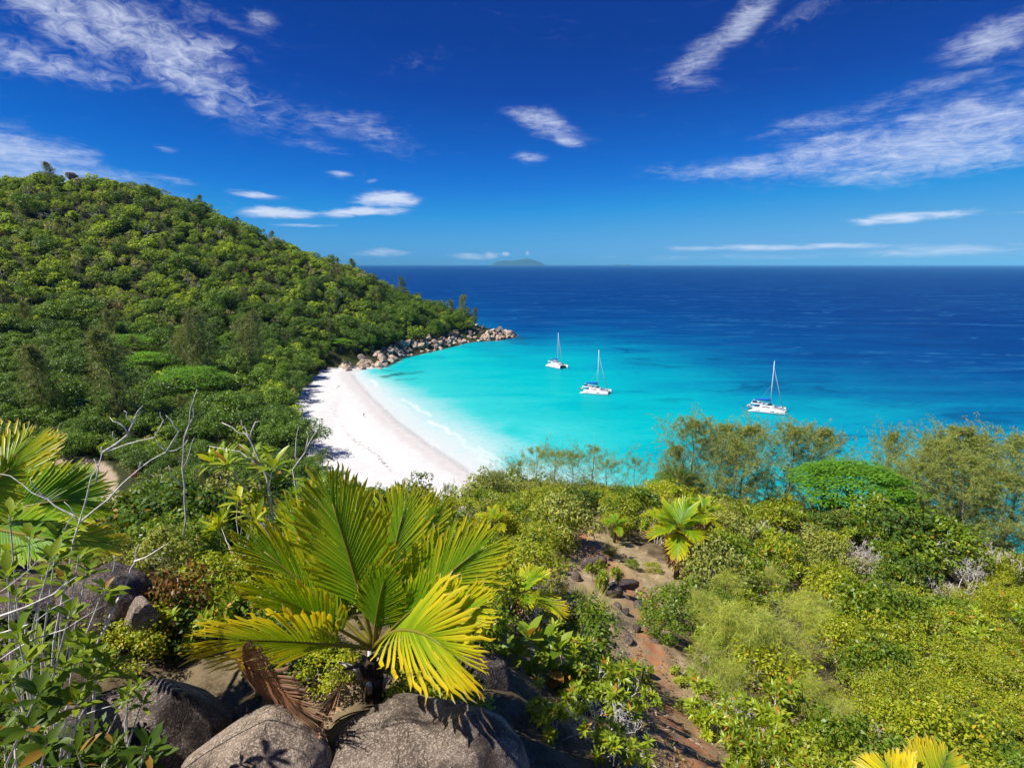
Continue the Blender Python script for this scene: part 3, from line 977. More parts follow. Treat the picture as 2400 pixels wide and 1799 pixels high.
def tree_casuarina(leaf, bark, H_=18, R_=4.2, nb=46, twigs=9, needles=16, nl=.55, nw=.035, seed=1, droop=.8, z0=.12, up=.55, bare=0.0, trunkr=.16, fill=1.0, leanf=.06):
    """tall wispy tree: upswept limbs carrying drooping tufts of needles"""
    rs = np.random.default_rng(seed)
    cr = MB(); tr = MB()
    lean = rs.normal(size=2) * leanf * H_
    S = np.linspace(0, 1, 9)
    wob_ = np.cumsum(rs.normal(size=(9, 2)) * .012 * H_, 0)
    TP = np.stack([lean[0] * S ** 1.5 + wob_[:, 0], lean[1] * S ** 1.5 + wob_[:, 1], H_ * S], 1); TP[0] = (0, 0, -.4)
    tr.add(*tube(TP, trunkr * (1 - .9 * S) + .01, 6))
    PP, DD = [], []
    for k in range(nb):
        s = z0 + (1 - z0) * (k + rs.uniform(0, .8)) / nb
        b = np.array([np.interp(s, S, TP[:, i]) for i in range(3)])
        a = k * 2.399 + rs.normal() * .4
        env = math.sin(min(1, (1.03 - s) / .5) * math.pi / 2) * (.35 + .65 * min(1, s / .35))
        L = R_ * env * rs.uniform(.55, 1.15)
        d = np.array([math.cos(a), math.sin(a), up + .7 * s])
        d /= np.linalg.norm(d)
        e = b + d * L
        m = (b + e) / 2 + np.array([0, 0, -.06 * L])
        tr.add(*tube([b, m, e], [trunkr * .28 * (1.1 - s), trunkr * .18 * (1.1 - s), .008], 4))
        if rs.uniform() < bare:
            continue
        for j in range(twigs):
            q = .25 + .75 * (j + rs.uniform()) / twigs
            p = b * (1 - q) ** 2 + 2 * m * q * (1 - q) + e * q * q
            td = nrm(d * .6 + rs.normal(size=3) * .55 + np.array([0, 0, .25]))
            tl = L * .28 * rs.uniform(.5, 1.2) + .15
            te = p + td * tl
            for _ in range(int(needles * fill)):
                f = rs.uniform(.1, 1)
                PP.append(p + (te - p) * f)
                DD.append(td * .5 + rs.normal(size=3) * .5 + np.array([0, 0, -droop * rs.uniform(.2, 1.1)]))
    PP = np.array(PP); DD = nrm(np.array(DD))
    L = nl * rng.uniform(.6, 1.4, len(PP))
    cr.add(*leaves_lo(PP, DD, perp(DD), L, nw, 0.0))
    return cr.mesh('crown', [leaf]), tr.mesh('trunk', [bark])


def grow(seed, H_, spread=.55, levels=4, kids=(3, 4), r0=.03, curve=.35, up=.35, shrink=.68, stems=4, gravity=0.0):
    """branching skeleton: list of (points, radii) and the tips (pos, dir)"""
    rs = np.random.default_rng(seed)
    segs, tips = [], []

    def go(p, d, L, r, lv):
        pts = [p]; dd = d
        for k in range(3):
            dd = nrm(dd + rs.normal(size=3) * curve * .5 + np.array([0, 0, up * .25 - gravity]))
            pts.append(pts[-1] + dd * L / 3)
        segs.append((np.array(pts), np.linspace(r, r * .62, 4)))
        if lv <= 0:
            tips.append((pts[-1], dd)); return
        for k in range(rs.integers(kids[0], kids[1] + 1)):
            nd = nrm(dd + rs.normal(size=3) * spread)
            if nd[2] < -.35:
                nd[2] *= -.5
            go(pts[-1] if k < 2 else pts[2], nrm(nd), L * shrink * rs.uniform(.75, 1.2), r * .6, lv - 1)

    tot = sum(shrink ** k for k in range(levels + 1))
    for k in range(stems):
        a = k * 2 * math.pi / stems + rs.uniform(0, 1)
        d = nrm(np.array([math.cos(a) * spread, math.sin(a) * spread, 1.0]))
        go(np.array([math.cos(a) * .05, math.sin(a) * .05, -.15]), d, H_ / tot * rs.uniform(.8, 1.2), r0, levels)
    return segs, tips


def seg_mesh(name, segs, mat, sides=4, rscale=1.0, rmin=.002):
    mb = MB()
    for P, r in segs:
        mb.add(*tube(P, np.maximum(r * rscale, rmin), sides, cap=False))
    return mb.mesh(name, [mat], smooth=True)


def rosettes(tips, n, L, wd, hi=True, tilt=.55, back=.04, droop=.3, jit=.25):
    """whorl of lance leaves at each twig end"""
    P, D, N = [], [], []
    for p, d in tips:
        s, u = frame(d); d = nrm(d * .8 + np.array([0, 0, .3]))
        a0 = rng.uniform(0, 6.28)
        for k in range(n):
            a = a0 + k * 2.399
            q = k / n
            side = math.cos(a) * s + math.sin(a) * u
            D.append(nrm(side * (tilt + .7 * q) + d * (1.0 - .75 * q) + rng.normal(size=3) * jit * .4))
            N.append(nrm(d - side * .5))
            P.append(p - d * back * q + side * .004)
    P, D, N = map(np.array, (P, D, N))
    LL = L * rng.uniform(.65, 1.25, len(P))
    f = leaves_hi if hi else leaves_lo
    return f(P, D, N, LL, LL * wd, droop) if hi else f(P, D, N, LL, LL * wd, .25)


def shrub_small(leaf, twig, R_=1.0, H_=1.1, nclump=40, per=60, ls=.07, seed=0, asp=.55, rc=.30, flat=1.0, up=.5, rmin=.004):
    """dense small-leaved shrub"""
    V, F = crown_leaves(nclump, per, R_, H_, .02, ls, rc, up, asp, flat)
    mb = MB(); mb.add(V, F)
    segs, _ = grow(seed, H_ * .9, .7, 2, (2, 3), .02 * max(R_, .5), stems=5)
    return mb.mesh('foliage', [leaf]), seg_mesh('branches', segs, twig, 4, 1, rmin)


def shrub_rosette(leaf, twig, H_=1.2, seed=0, n=11, L=.13, wd=.30, levels=3, kids=(2, 3), spread=.6, stems=5, hi=True, r0=.022):
    segs, tips = grow(seed, H_, spread, levels, kids, r0, stems=stems)
    mb = MB(); mb.add(*rosettes(tips, n, L, wd, hi))
    return mb.mesh('foliage', [leaf]), seg_mesh('branches', segs, twig, 4, 1, .003)


def thicket_dead(twig, H_=1.4, seed=0, levels=5, kids=(2, 3), spread=.7, stems=6, r0=.02, rmin=.003):
    segs, tips = grow(seed, H_, spread, levels, kids, r0, stems=stems, curve=.6)
    return seg_mesh('branches', segs, twig, 3, 1, rmin)


def tussock(leaf, H_=.7, n=160, w=.012, spread=.8):
    """sedge clump of arching blades"""
    a = rng.uniform(0, 6.28, n); tl = rng.uniform(.1, spread, n)
    D = nrm(np.stack([np.cos(a) * tl, np.sin(a) * tl, np.ones(n)], 1))
    P = np.stack([np.cos(a) * .06, np.sin(a) * .06, np.full(n, -.03)], 1) * rng.uniform(.2, 1.4, n)[:, None]
    P[:, 2] = -.03
    N = nrm(np.stack([-np.cos(a) * .6, -np.sin(a) * .6, tl], 1))
    mb = MB()
    mb.add(*leaves_hi(P, D, N, H_ * rng.uniform(.6, 1.3, n), w, rng.uniform(.2, .75, n), .3, ((0, .8), (.3, 1), (.6, .8), (.85, .5), (1, .05))))
    return mb.mesh('blades', [leaf])


# ------------------------------------------------------------------ palms
def frond_latan(base, ctrl, tip, width, side_hint, nseg=34, age=.3, fuse=.80, dihed=.18, seed=0, cut0=.16, ragged=.12, dead=False, segw=1.04, tips=True, ang0=56):
    """broad pleated palm leaf: a curved midrib with fused strap segments that part near the rim.
    returns blade (V,F,col) and midrib (V,F,col); base..tip is the midrib, width the half width of the blade"""
    rs = np.random.default_rng(seed)
    base, ctrl, tip = (np.asarray(q, float) for q in (base, ctrl, tip))
    Ltot = np.linalg.norm(ctrl - base) + np.linalg.norm(tip - ctrl)

    def bez(s):
        s = np.asarray(s)[..., None]
        return base * (1 - s) ** 2 + 2 * ctrl * s * (1 - s) + tip * s * s

    def bezd(s):
        s = np.asarray(s)[..., None]
        return nrm(2 * (ctrl - base) * (1 - s) + 2 * (tip - ctrl) * s)

    green = np.array([.14, .33, .011]); ygreen = np.array([.44, .60, .015]); yel = np.array([.78, .58, .018]); tipc = np.array([.55, .36, .10]); white = np.array([.75, .68, .55])
    if dead:
        green = np.array([.26, .105, .05]); ygreen = np.array([.38, .20, .11]); yel = np.array([.48, .31, .20]); tipc = np.array([.5, .38, .28]); white = tipc
    bl = MB()
    rows = np.array([0, .22, .5, fuse, .91, 1.0])
    for sd_ in (-1, 1):
        for k in range(nseg):
            q = (k + .5) / nseg
            s = cut0 + (1 - cut0) * q ** .92
            p = bez(s); tg = bezd(s)
            S = nrm(np.cross(tg, np.cross(side_hint, tg))) * sd_
            Nn = nrm(np.cross(tg, S)) * sd_
            ang = R(ang0 - (ang0 - 9) * q ** .9) + rs.normal() * .02
            L = width * (.62 + .55 * math.sin(math.pi * min(1, q * .92 + .12)) ** .8) * (1 + rs.normal() * ragged * .5)
            if q > .8:
                L *= 1.0 + .25 * (q - .8)
            d = nrm(tg * math.cos(ang) + S * math.sin(ang) + Nn * dihed)
            wv = nrm(np.cross(Nn, d))
            # strap width so that neighbours touch until 'fuse'
            pitch = Ltot * (1 - cut0) / nseg
            w0 = pitch * max(math.sin(ang), .18) * 1.04
            w1 = (pitch * max(math.sin(ang), .12) + L * fuse * R((ang0 - 9) / nseg)) * segw
            if rs.uniform() < .10:
                L *= .8
            cs = np.stack([p + d * L * r - Nn * L * (.10 + .13 * age) * r * r + (Nn * rs.normal() * .03 * L + wv * rs.normal() * .02 * L) * r ** 3 for r in rows])
            wd = np.array([w0, w0 + (w1 - w0) * .30, w0 + (w1 - w0) * .63, w1, w1 * .74, w1 * .10])
            pl = Nn * 0.42
            V = np.concatenate([np.stack([cs[i] + wv * wd[i] * .5 - pl * wd[i] * .5, cs[i], cs[i] - wv * wd[i] * .5 - pl * wd[i] * .5]) for i in range(len(rows))])
            F = []
            for i in range(len(rows) - 1):
                a = 3 * i
                F += [(a, a + 1, a + 4, a + 3), (a + 1, a + 2, a + 5, a + 4)]
            ag = np.clip(age + rs.normal() * .10, 0, 1)
            col = []
            for r in rows:
                y1 = np.clip(r * 1.0 + ag * 1.25 - .55, 0, 1); y2 = np.clip(r * 1.15 + ag * 1.35 - 1.15, 0, 1)
                c = green * (1 - y1) + ygreen * y1
                c = c * (1 - y2) + yel * y2
                if r > .95:
                    c = c * .35 + (white if rs.uniform() < .4 * age + .05 else tipc) * .65 if tips else c
                edge_c = c * (1 - .25 * ag) + yel * .25 * ag
                col += [edge_c, c, edge_c]
            bl.add(V, np.array(F), col=np.array(col))
    rb = MB()
    sr = np.linspace(0, .97, 12)
    r0 = Ltot * .011
    V, F = tube(bez(sr) - 0.0, np.linspace(r0 * 1.5, r0 * .35, 12), 6)
    rb.add(V, F, col=np.array([.34, .30, .05]) if not dead else np.array([.24, .12, .05]))
    return bl, rb


def frond_pinnate(base, ctrl, tip, L, n=34, w=.05, col=(.1, .17, .03), droop=.5, seed=0):
    """feather palm leaf (coconut)"""
    rs = np.random.default_rng(seed)
    base, ctrl, tip = (np.asarray(q, float) for q in (base, ctrl, tip))
    s = np.linspace(.14, 1, n)[:, None]
    p = base * (1 - s) ** 2 + 2 * ctrl * s * (1 - s) + tip * s * s
    tg = nrm(2 * (ctrl - base) * (1 - s) + 2 * (tip - ctrl) * s)
    up = np.array([0, 0, 1.0])
    S = nrm(np.cross(tg, up))
    mb = MB()
    for sd_ in (-1, 1):
        D = nrm(S * sd_ + tg * .75 - up * droop * rs.uniform(.5, 1.2, (n, 1)))
        LL = L * np.sin(np.pi * np.clip(s[:, 0] * .86 + .1, 0, 1)) ** .7 * rs.uniform(.85, 1.1, n)
        V, F = leaves_hi(p, D, nrm(up + S * sd_ * .4), LL, w, .18, .3)
        cc = np.array(col) * rs.uniform(.8, 1.25)
        mb.add(V, F, col=cc)
    V, F = tube([base * (1 - q) ** 2 + 2 * ctrl * q * (1 - q) + tip * q * q for q in np.linspace(0, 1, 8)], np.linspace(w * .7, w * .15, 8), 5, cap=False)
    mb.add(V, F, col=(.2, .2, .05))
    return mb


def coconut(H_=6, n=17, L=3.4, seed=0, detail=26):
    rs = np.random.default_rng(seed)
    tr = MB(); cr = MB()
    lean = rs.normal(size=2) * .12 * H_
    S = np.linspace(0, 1, 8)
    P = np.stack([lean[0] * S ** 2, lean[1] * S ** 2, H_ * S - .3 * (1 - S)], 1)
    tr.add(*tube(P, np.linspace(.17, .10, 8), 7))
    top = P[-1]
    for k in range(n):
        a = k * 2.399; q = k / n
        elv = 1.25 - 1.7 * q
        d = np.array([math.cos(a) * math.cos(elv), math.sin(a) * math.cos(elv), math.sin(elv)])
        l = L * rs.uniform(.8, 1.1)
        c = top + d * l * .55 + np.array([0, 0, .12 * l]); e = top + d * l * .92 + np.array([0, 0, -.38 * l])
        g = np.array([.085, .15, .022]) * (1 - q * .3) + np.array([.16, .13, .03]) * q * .6
        m = frond_pinnate(top, c, e, l * .28, detail, .07, g, .6, seed * 31 + k)
        cr.add(np.concatenate(m.V), np.concatenate(m.F[4]), np.concatenate(m.K))
    return cr.mesh('crown', [M_ATTR]), tr.mesh('trunk', [M_BARKG])


# ------------------------------------------------------------------ placing things and wording their labels
LANDMARKS = []          # (name, px, py) of things a viewer can find


def ico(sub=3):
    t_ = (1 + 5 ** .5) / 2
    V = nrm(np.array([(-1, t_, 0), (1, t_, 0), (-1, -t_, 0), (1, -t_, 0), (0, -1, t_), (0, 1, t_), (0, -1, -t_), (0, 1, -t_), (t_, 0, -1), (t_, 0, 1), (-t_, 0, -1), (-t_, 0, 1)], float))
    F = [(0, 11, 5), (0, 5, 1), (0, 1, 7), (0, 7, 10), (0, 10, 11), (1, 5, 9), (5, 11, 4), (11, 10, 2), (10, 7, 6), (7, 1, 8), (3, 9, 4), (3, 4, 2), (3, 2, 6), (3, 6, 8), (3, 8, 9), (4, 9, 5), (2, 4, 11), (6, 2, 10), (8, 6, 7), (9, 8, 1)]
    V = list(V)
    for _ in range(sub):
        cache, G = {}, []

        def mid(a, b):
            k = (min(a, b), max(a, b))
            if k not in cache:
                m = V[a] + V[b]; V.append(m / np.linalg.norm(m)); cache[k] = len(V) - 1
            return cache[k]
        for a, b, c in F:
            x, y, z = mid(a, b), mid(b, c), mid(c, a)
            G += [(a, x, z), (b, y, x), (c, z, y), (x, y, z)]
        F = G
    return np.array(V), np.array(F)


def boulder_mesh(name, mat, seed, size=(1, 1, 1), sub=4, amp=.16, freq=1.3, flatten=.0, cuts=5, fine=.02, hr=(.62, .88)):
    rs = np.random.default_rng(seed)
    V, F = ico(sub)
    n0 = V.copy()
    off = rs.uniform(-50, 50, 3)
    rd = 1 - np.abs(fbm(n0 * freq * 1.6 + off, seed + 9, 2)) * 2
    r = 1 + amp * fbm(n0 * freq + off, seed, 3) + fine * fbm(n0 * 7 + off, seed + 5, 3) + amp * .35 * rd
    V = n0 * r[:, None]
    for _ in range(cuts):                       # flat faces worn into the round
        d = nrm(rs.normal(size=3)); h = rs.uniform(*hr)
        k = V @ d
        V = V - np.where(k > h, (k - h) * .82, 0)[:, None] * d
    V = V * np.asarray(size)
    return mesh_np(name, V, F, mat, smooth=True)
# ------------------------------------------------------------------ woods on the headland, in the valley and down the near slope
REG = []                                        # (object, phrase, px, py): labels are worded at the end


def reg(o, phrase, cat, group=None, at=None):
    p = to_px([at])[0]
    REG.append((o, phrase, p[0], p[1]))
    tag(o, phrase, cat, group)
    return o


def mark(name, px, py):
    LANDMARKS.append((name, px, py))


def empty(name, loc, rz=0.0, scale=1.0):
    o = bpy.data.objects.new(name, None)
    C.objects.link(o)
    o.empty_display_size = .2
    o.location = loc; o.rotation_euler = (0, 0, rz)
    o.scale = scale if hasattr(scale, '__len__') else (scale,) * 3
    return o


def plant(name, parts, loc, rz=0.0, scale=1.0):
    """a thing with its parts; parts share their mesh data between copies"""
    r = empty(name, loc, rz, scale)
    for nm, me in parts:
        link(nm, me, r)
    return r


def sil_limit(px):
    """highest picture row the near slope's growth reaches, so that beach and water stay in view"""
    return np.interp(px, [0, 640, 700, 735, 800, 900, 1000, 1090, 1130, 1200, 1450, 1540, 1600, 1700, 1900, 2100, 2250, 2400], [990, 1040, 1085, 1085, 1130, 1150, 1168, 1165, 1145, 1138, 1132, 1120, 1125, 1150, 1185, 1190, 1250, 1310])


def merged(a, b, nm='tree'):
    """one mesh of a crown and a trunk, for trees too small in view to show parts"""
    def rd(me):
        V = np.empty(len(me.vertices) * 3, np.float32); me.vertices.foreach_get('co', V)
        L = np.empty(len(me.loops), np.int32); me.loops.foreach_get('vertex_index', L)
        ls = np.empty(len(me.polygons), np.int32); me.polygons.foreach_get('loop_total', ls)
        return V.reshape(-1, 3), L, ls
    V1, L1, s1 = rd(a); V2, L2, s2 = rd(b)
    F = {}
    for L, s, off, mi in ((L1, s1, 0, 0), (L2, s2, len(V1), 1)):
        st = np.concatenate([[0], np.cumsum(s)[:-1]])
        for k in np.unique(s):
            F.setdefault(int(k), []).append((np.stack([L[st[s == k] + j] for j in range(k)], 1) + off, mi))
    fs, mi = [], []
    for k in sorted(F):
        for f, m in F[k]:
            fs.append(f); mi.append(np.full(len(f), m))
    me = mesh_np(nm, np.concatenate([V1, V2]), fs, [a.materials[0], b.materials[0]], mi=np.concatenate(mi))
    if 'col' in a.attributes:
        c = np.ones((len(V1) + len(V2), 4), np.float32)
        q = np.empty(len(V1) * 4, np.float32); a.attributes['col'].data.foreach_get('color', q)
        c[:len(V1)] = q.reshape(-1, 4)
        at = me.attributes.new('col', 'FLOAT_COLOR', 'POINT'); at.data.foreach_set('color', c.ravel())
    return me


KINDS_FAR = []


def kind(nm, ct, phrase, Rk, Hk):
    KINDS_FAR.append(dict(name=nm, parts=(('crown', ct[0]), ('trunk', ct[1])), mesh=merged(*ct), phrase=phrase, R=Rk, H=Hk))


for k in range(4):
    kind('broadleaf_tree', tree_round(M_HILL, M_BARKG, 3.4, 6.2, (26, 18, 34, 22)[k], (26, 38, 20, 30)[k], (.6, .7, .5, .8)[k], k, rc=(.36, .44, .28, .34)[k]), 'bushy olive-green tree', 3.4, 6.2)
for k in range(2):
    kind('broadleaf_tree', tree_round(M_OLIVE, M_TWIG, 2.8, 6.4, 24, 22, .46, 20 + k, rc=.30), 'pale sparse olive tree', 2.8, 6.4)
for k in range(3):
    kind('broadleaf_tree', tree_round(M_VALLEY, M_BARK, 4.6, 8.0, 40, 60, .42, 40 + k, rc=.33), 'dark green broadleaf tree', 4.6, 8.0)
_cr, _tr = coconut(3.2, 13, 2.6, 3, 18)


kind('palm_tree', (_cr, _tr), 'small palm with drooping fronds', 2.4, 5.0)
_cs = [tree_casuarina(M_CAS, M_BARK, 13, 4.0, 44, 9, 12, .8, .09, 5 + k) for k in range(2)]
kind('casuarina_tree', _cs[0], 'grey-green feathery casuarina', 3.4, 13)
kind('broadleaf_tree', tree_round(M_RED, M_BARK, 2.6, 4.6, 22, 26, .45, 77), 'russet-leaved tree', 2.6, 4.6)
NK = len(KINDS_FAR)

# candidate places on a jittered grid
cand = []
for (x0, x1, y0, y1, stp) in ((-600, 20, 300, 640, 5.1), (-480, -40, 165, 300, 5.2), (-260, 30, 48, 165, 4.6), (0, 190, 48, 105, 4.4)):
    xs = np.arange(x0, x1, stp); ys = np.arange(y0, y1, stp)
    gx, gy = np.meshgrid(xs, ys)
    p = np.stack([gx.ravel(), gy.ravel()], 1) + rng.uniform(-.5, .5, (gx.size, 2)) * stp * .95
    cand.append(p)
cand = np.concatenate(cand)
cz = land_z(cand); csd, cbw = shore_sd(cand)
head = (cand[:, 1] > 325)
ok = (csd > cbw + np.where(head & (cand[:, 0] > -112), 11.0, .8)) & ~inside(cand, LAWN_W) & (seg_dist(cand, PATH_W) > 3.4)
cpx = to_px(np.c_[cand, cz + 5])
ok &= (cpx[:, 0] > -520) & (cpx[:, 0] < 2900) & (cpx[:, 1] > 300) & (cpx[:, 1] < 1500)
cand, cz, csd = cand[ok], cz[ok], csd[ok]
# drop what the land itself hides
vis = np.ones(len(cand), bool)
for f in np.linspace(.25, .985, 26):
    q = cand * f
    line = CAMZ + (cz + 8.0 - CAMZ) * f
    vis &= land_z(q) < line
cand, cz, csd = cand[vis], cz[vis], csd[vis]
u_ = rng.uniform(size=len(cand))
patch = fbm(np.c_[cand / 38, np.zeros(len(cand))], 77, 3)
hi_ = np.clip((cz - 14) / 40, 0, 1) + patch * .6
ki = np.zeros(len(cand), int)
for i in range(len(cand)):
    x, y = cand[i]
    if y > 165:
        if hi_[i] > .35:
            w = [.19, .19, .16, .12, .09, .09, .03, .02, .02, .09, .012, .010]
        else:
            w = [.07, .06, .06, .05, .03, .02, .23, .2, .2, .05, .015, .012]
        if y > 400 and x > -150:
            w[10] = .02
    else:
        w = [.12, .12, .1, .1, .06, .05, .12, .1, .1, .1, .01, .02]
    w = np.array(w); ki[i] = np.searchsorted(np.cumsum(w / w.sum()), u_[i])
ki = np.minimum(ki, NK - 1)
scl = .42 + rng.uniform(size=len(cand)) ** 2.0 * 1.35
scl = np.where(rng.uniform(size=len(cand)) < .35, scl, rng.uniform(.7, 1.25, len(cand)))
scl *= np.where((cand[:, 1] < 165), .72, 1.0) * np.where(cand[:, 1] > 380, .95, 1.0)
# near slope: nothing may stand above the line that keeps beach, lawn and water in view
Hk = np.array([k['H'] for k in KINDS_FAR]); Rk = np.array([k['R'] for k in KINDS_FAR])
keep = np.ones(len(cand), bool)
for i in np.where(cand[:, 1] < 170)[0]:
    x, y = cand[i]
    for _ in range(6):
        tpx = to_px([(x, y, cz[i] + Hk[ki[i]] * scl[i])])[0]; bpx = to_px([(x, y, cz[i])])[0]
        lim = sil_limit(tpx[0])
        lawn = (95 < tpx[0] < 300) and tpx[1] < 1260 and bpx[1] > 1075 and y < 140
        if tpx[1] > lim and not lawn:
            break
        scl[i] *= .72
        if scl[i] < .22:
            keep[i] = False; break
_t = to_px(np.c_[cand, cz + 4])
keep &= ~((_t[:, 0] > 140) & (_t[:, 0] < 215) & (_t[:, 1] < 432) & (cand[:, 1] > 395))          # the bare summit rock
keep &= ~((cand[:, 0] > -34) & (cand[:, 1] > 430))                                          # the point itself is bare
cand, cz, ki, scl = cand[keep], cz[keep], ki[keep], scl[keep]
rzs = rng.uniform(0, 6.28, len(cand))
tp = to_px(np.c_[cand, cz + .6 * Hk[ki] * scl])
size_px = Hk[ki] * scl / tp[:, 2] * FPX
size_px[(tp[:, 0] < -30) | (tp[:, 0] > 2430)] = 0
# crowns that stand largest in view are single trees, the rest reads as one mass
order = np.argsort(-size_px)
named = order[:285]
named_set = np.zeros(len(cand), bool); named_set[named] = True
for i in named:
    k = KINDS_FAR[ki[i]]
    o = plant(k['name'], k['parts'], (cand[i][0], cand[i][1], cz[i] - .1), rzs[i], (scl[i] * rng.uniform(.9, 1.1), scl[i] * rng.uniform(.9, 1.1), scl[i]))
    where = 'on the headland' if cand[i][1] > 300 else ('in the valley wood' if cand[i][1] > 150 else 'on the near slope')
    reg(o, k['phrase'], 'tree', 'trees of the ' + ('headland wood' if cand[i][1] > 300 else 'valley wood' if cand[i][1] > 150 else 'near slope'), (cand[i][0], cand[i][1], cz[i] + Hk[ki[i]] * scl[i] * .6))

kc = bpy.data.collections.new('forest_kinds')
for j, k in enumerate(KINDS_FAR):
    o = bpy.data.objects.new('kind_%02d' % j, k['mesh'])
    kc.objects.link(o)
rest = ~named_set
me = bpy.data.meshes.new('forest')
me.vertices.add(int(rest.sum()))
me.vertices.foreach_set('co', np.c_[cand[rest], cz[rest] - .1].astype(np.float32).ravel())
for nm, v, ty in (('kind_index', ki[rest].astype(np.int32), 'INT'), ('turn', rzs[rest].astype(np.float32), 'FLOAT'), ('size', scl[rest].astype(np.float32), 'FLOAT')):
    a = me.attributes.new(nm, ty, 'POINT'); a.data.foreach_set('value', v)
fo = tag(link('forest', me), kind='stuff')
fo['label'] = 'dense green wood covering the headland and the valley'
ng = bpy.data.node_groups.new('plant_forest', 'GeometryNodeTree')
ng.interface.new_socket('Geometry', in_out='INPUT', socket_type='NodeSocketGeometry')
ng.interface.new_socket('Geometry', in_out='OUTPUT', socket_type='NodeSocketGeometry')
gi = ng.nodes.new('NodeGroupInput'); go_ = ng.nodes.new('NodeGroupOutput')
ci = ng.nodes.new('GeometryNodeCollectionInfo'); ci.inputs[0].default_value = kc; ci.inputs[1].default_value = True; ci.inputs[2].default_value = True
ip = ng.nodes.new('GeometryNodeInstanceOnPoints'); ip.inputs['Pick Instance'].default_value = True


def named_attr(n, ty):
    a = ng.nodes.new('GeometryNodeInputNamedAttribute'); a.data_type = ty; a.inputs[0].default_value = n
    return [o for o in a.outputs if o.enabled and o.name == 'Attribute'][0]


cx = ng.nodes.new('ShaderNodeCombineXYZ')
ng.links.new(gi.outputs[0], ip.inputs['Points']); ng.links.new(ci.outputs[0], ip.inputs['Instance'])
ng.links.new(named_attr('kind_index', 'INT'), ip.inputs['Instance Index'])
ng.links.new(named_attr('turn', 'FLOAT'), cx.inputs[2]); ng.links.new(cx.outputs[0], ip.inputs['Rotation'])
ng.links.new(named_attr('size', 'FLOAT'), ip.inputs['Scale'])
ng.links.new(ip.outputs[0], go_.inputs[0])
md = fo.modifiers.new('plant', 'NODES'); md.node_group = ng

# ---- trees one can pick out in the valley and at the point
uc, ut = tree_umbrella(M_UMB, M_BARK, 10, 10.5, 34, 170, .42)
uc2, ut2 = tree_umbrella(M_UMB, M_BARK, 8, 9.5, 26, 150, .40)
for (px, py, sc_, ph, m_) in ((455, 925, 1.45, 'wide flat-topped umbrella tree with bright green layered crown', 0), (350, 868, 1.35, 'flat-topped umbrella tree behind the widest one', 1),
                              (300, 828, 1.45, 'pale green umbrella tree at the foot of the hill', 1), (800, 800, .9, 'small umbrella tree above the beach corner boulders', 1)):
    g = ground(px, py + 25)
    o = plant('umbrella_tree', (('crown', (uc, uc2)[m_]), ('trunk', (ut, ut2)[m_])), g, px * .1, sc_)
    tag(o, ph, 'tree', 'umbrella trees in the valley'); mark('the flat-topped umbrella trees', px, py) if m_ == 0 else None
for i, (px, py, hpx, ph) in enumerate(((285, 1010, 235, 'tallest grey-green casuarina beside the umbrella trees'), (485, 905, 175, 'casuarina above the wide umbrella tree'), (590, 890, 155, 'casuarina nearer the beach behind the round trees'),
                                       (110, 1000, 190, 'casuarina at the far edge of the valley wood'), (945, 712, 52, 'thin casuarina leaning over the headland ridge'), (1085, 768, 66, 'open casuarina above the rocky point'),
                                       (1112, 775, 44, 'smallest casuarina at the tip of the rocky point'), (1060, 760, 50, 'casuarina just inland of the rocky point'), (880, 705, 42, 'pale casuarina on the headland shoulder'))):
    g = ground(px, py)
    if py < 800:
        g = on_land(*(at_y(px, py, 478 if i != 8 else 455)[:2]))
    h_ = hpx * to_px([g])[0][2] / FPX
    cs = _cs[i % 2]
    o = plant('casuarina_tree', (('crown', cs[0]), ('trunk', cs[1])), g, i * 1.3, (h_ / 13 * (.9 if i < 4 else .8), h_ / 13 * (.9 if i < 4 else .8), h_ / 13))
    tag(o, ph, 'tree', 'casuarinas standing out of the wood')
mark('the tall valley casuarinas', 285, 900)
ccs = [coconut(5.5, 17, 3.4, 11 + k, 24) for k in range(2)]
for i, (px, py, s_, ph) in enumerate(((757, 1112, 1.05, 'coconut palm standing out against the white sand'), (815, 862, .95, 'coconut palm at the far corner of the beach'), (700, 1020, .8, 'coconut palm half hidden in the beach-edge trees'),
                                      (1030, 797, .75, 'lighter coconut palm behind the headland boulders'), (1056, 790, .8, 'coconut palm nearest the rocky point'), (1066, 786, .7, 'short coconut palm beside the one nearest the point'),
                                      (720, 880, .9, 'coconut palm inland of the beach corner'), (560, 1080, .85, 'coconut palm low in the valley wood'), (645, 1100, .8, 'coconut palm below the round beach-edge tree'),
                                      (905, 800, .7, 'coconut palm above the middle of the headland rocks'), (300, 1075, .8, 'coconut palm beside the lawn'), (760, 850, .8, 'coconut palm in front of the small umbrella tree'))):
    g = ground(px, py)
    cc = ccs[i % 2]
    o = plant('coconut_palm', (('crown', cc[0]), ('trunk', cc[1])), g - np.array([0, 0, .2]), i * 2.1, s_)
    tag(o, ph, 'palm', 'coconut palms by the shore')
mark('the coconut palm on the sand', 765, 1040)
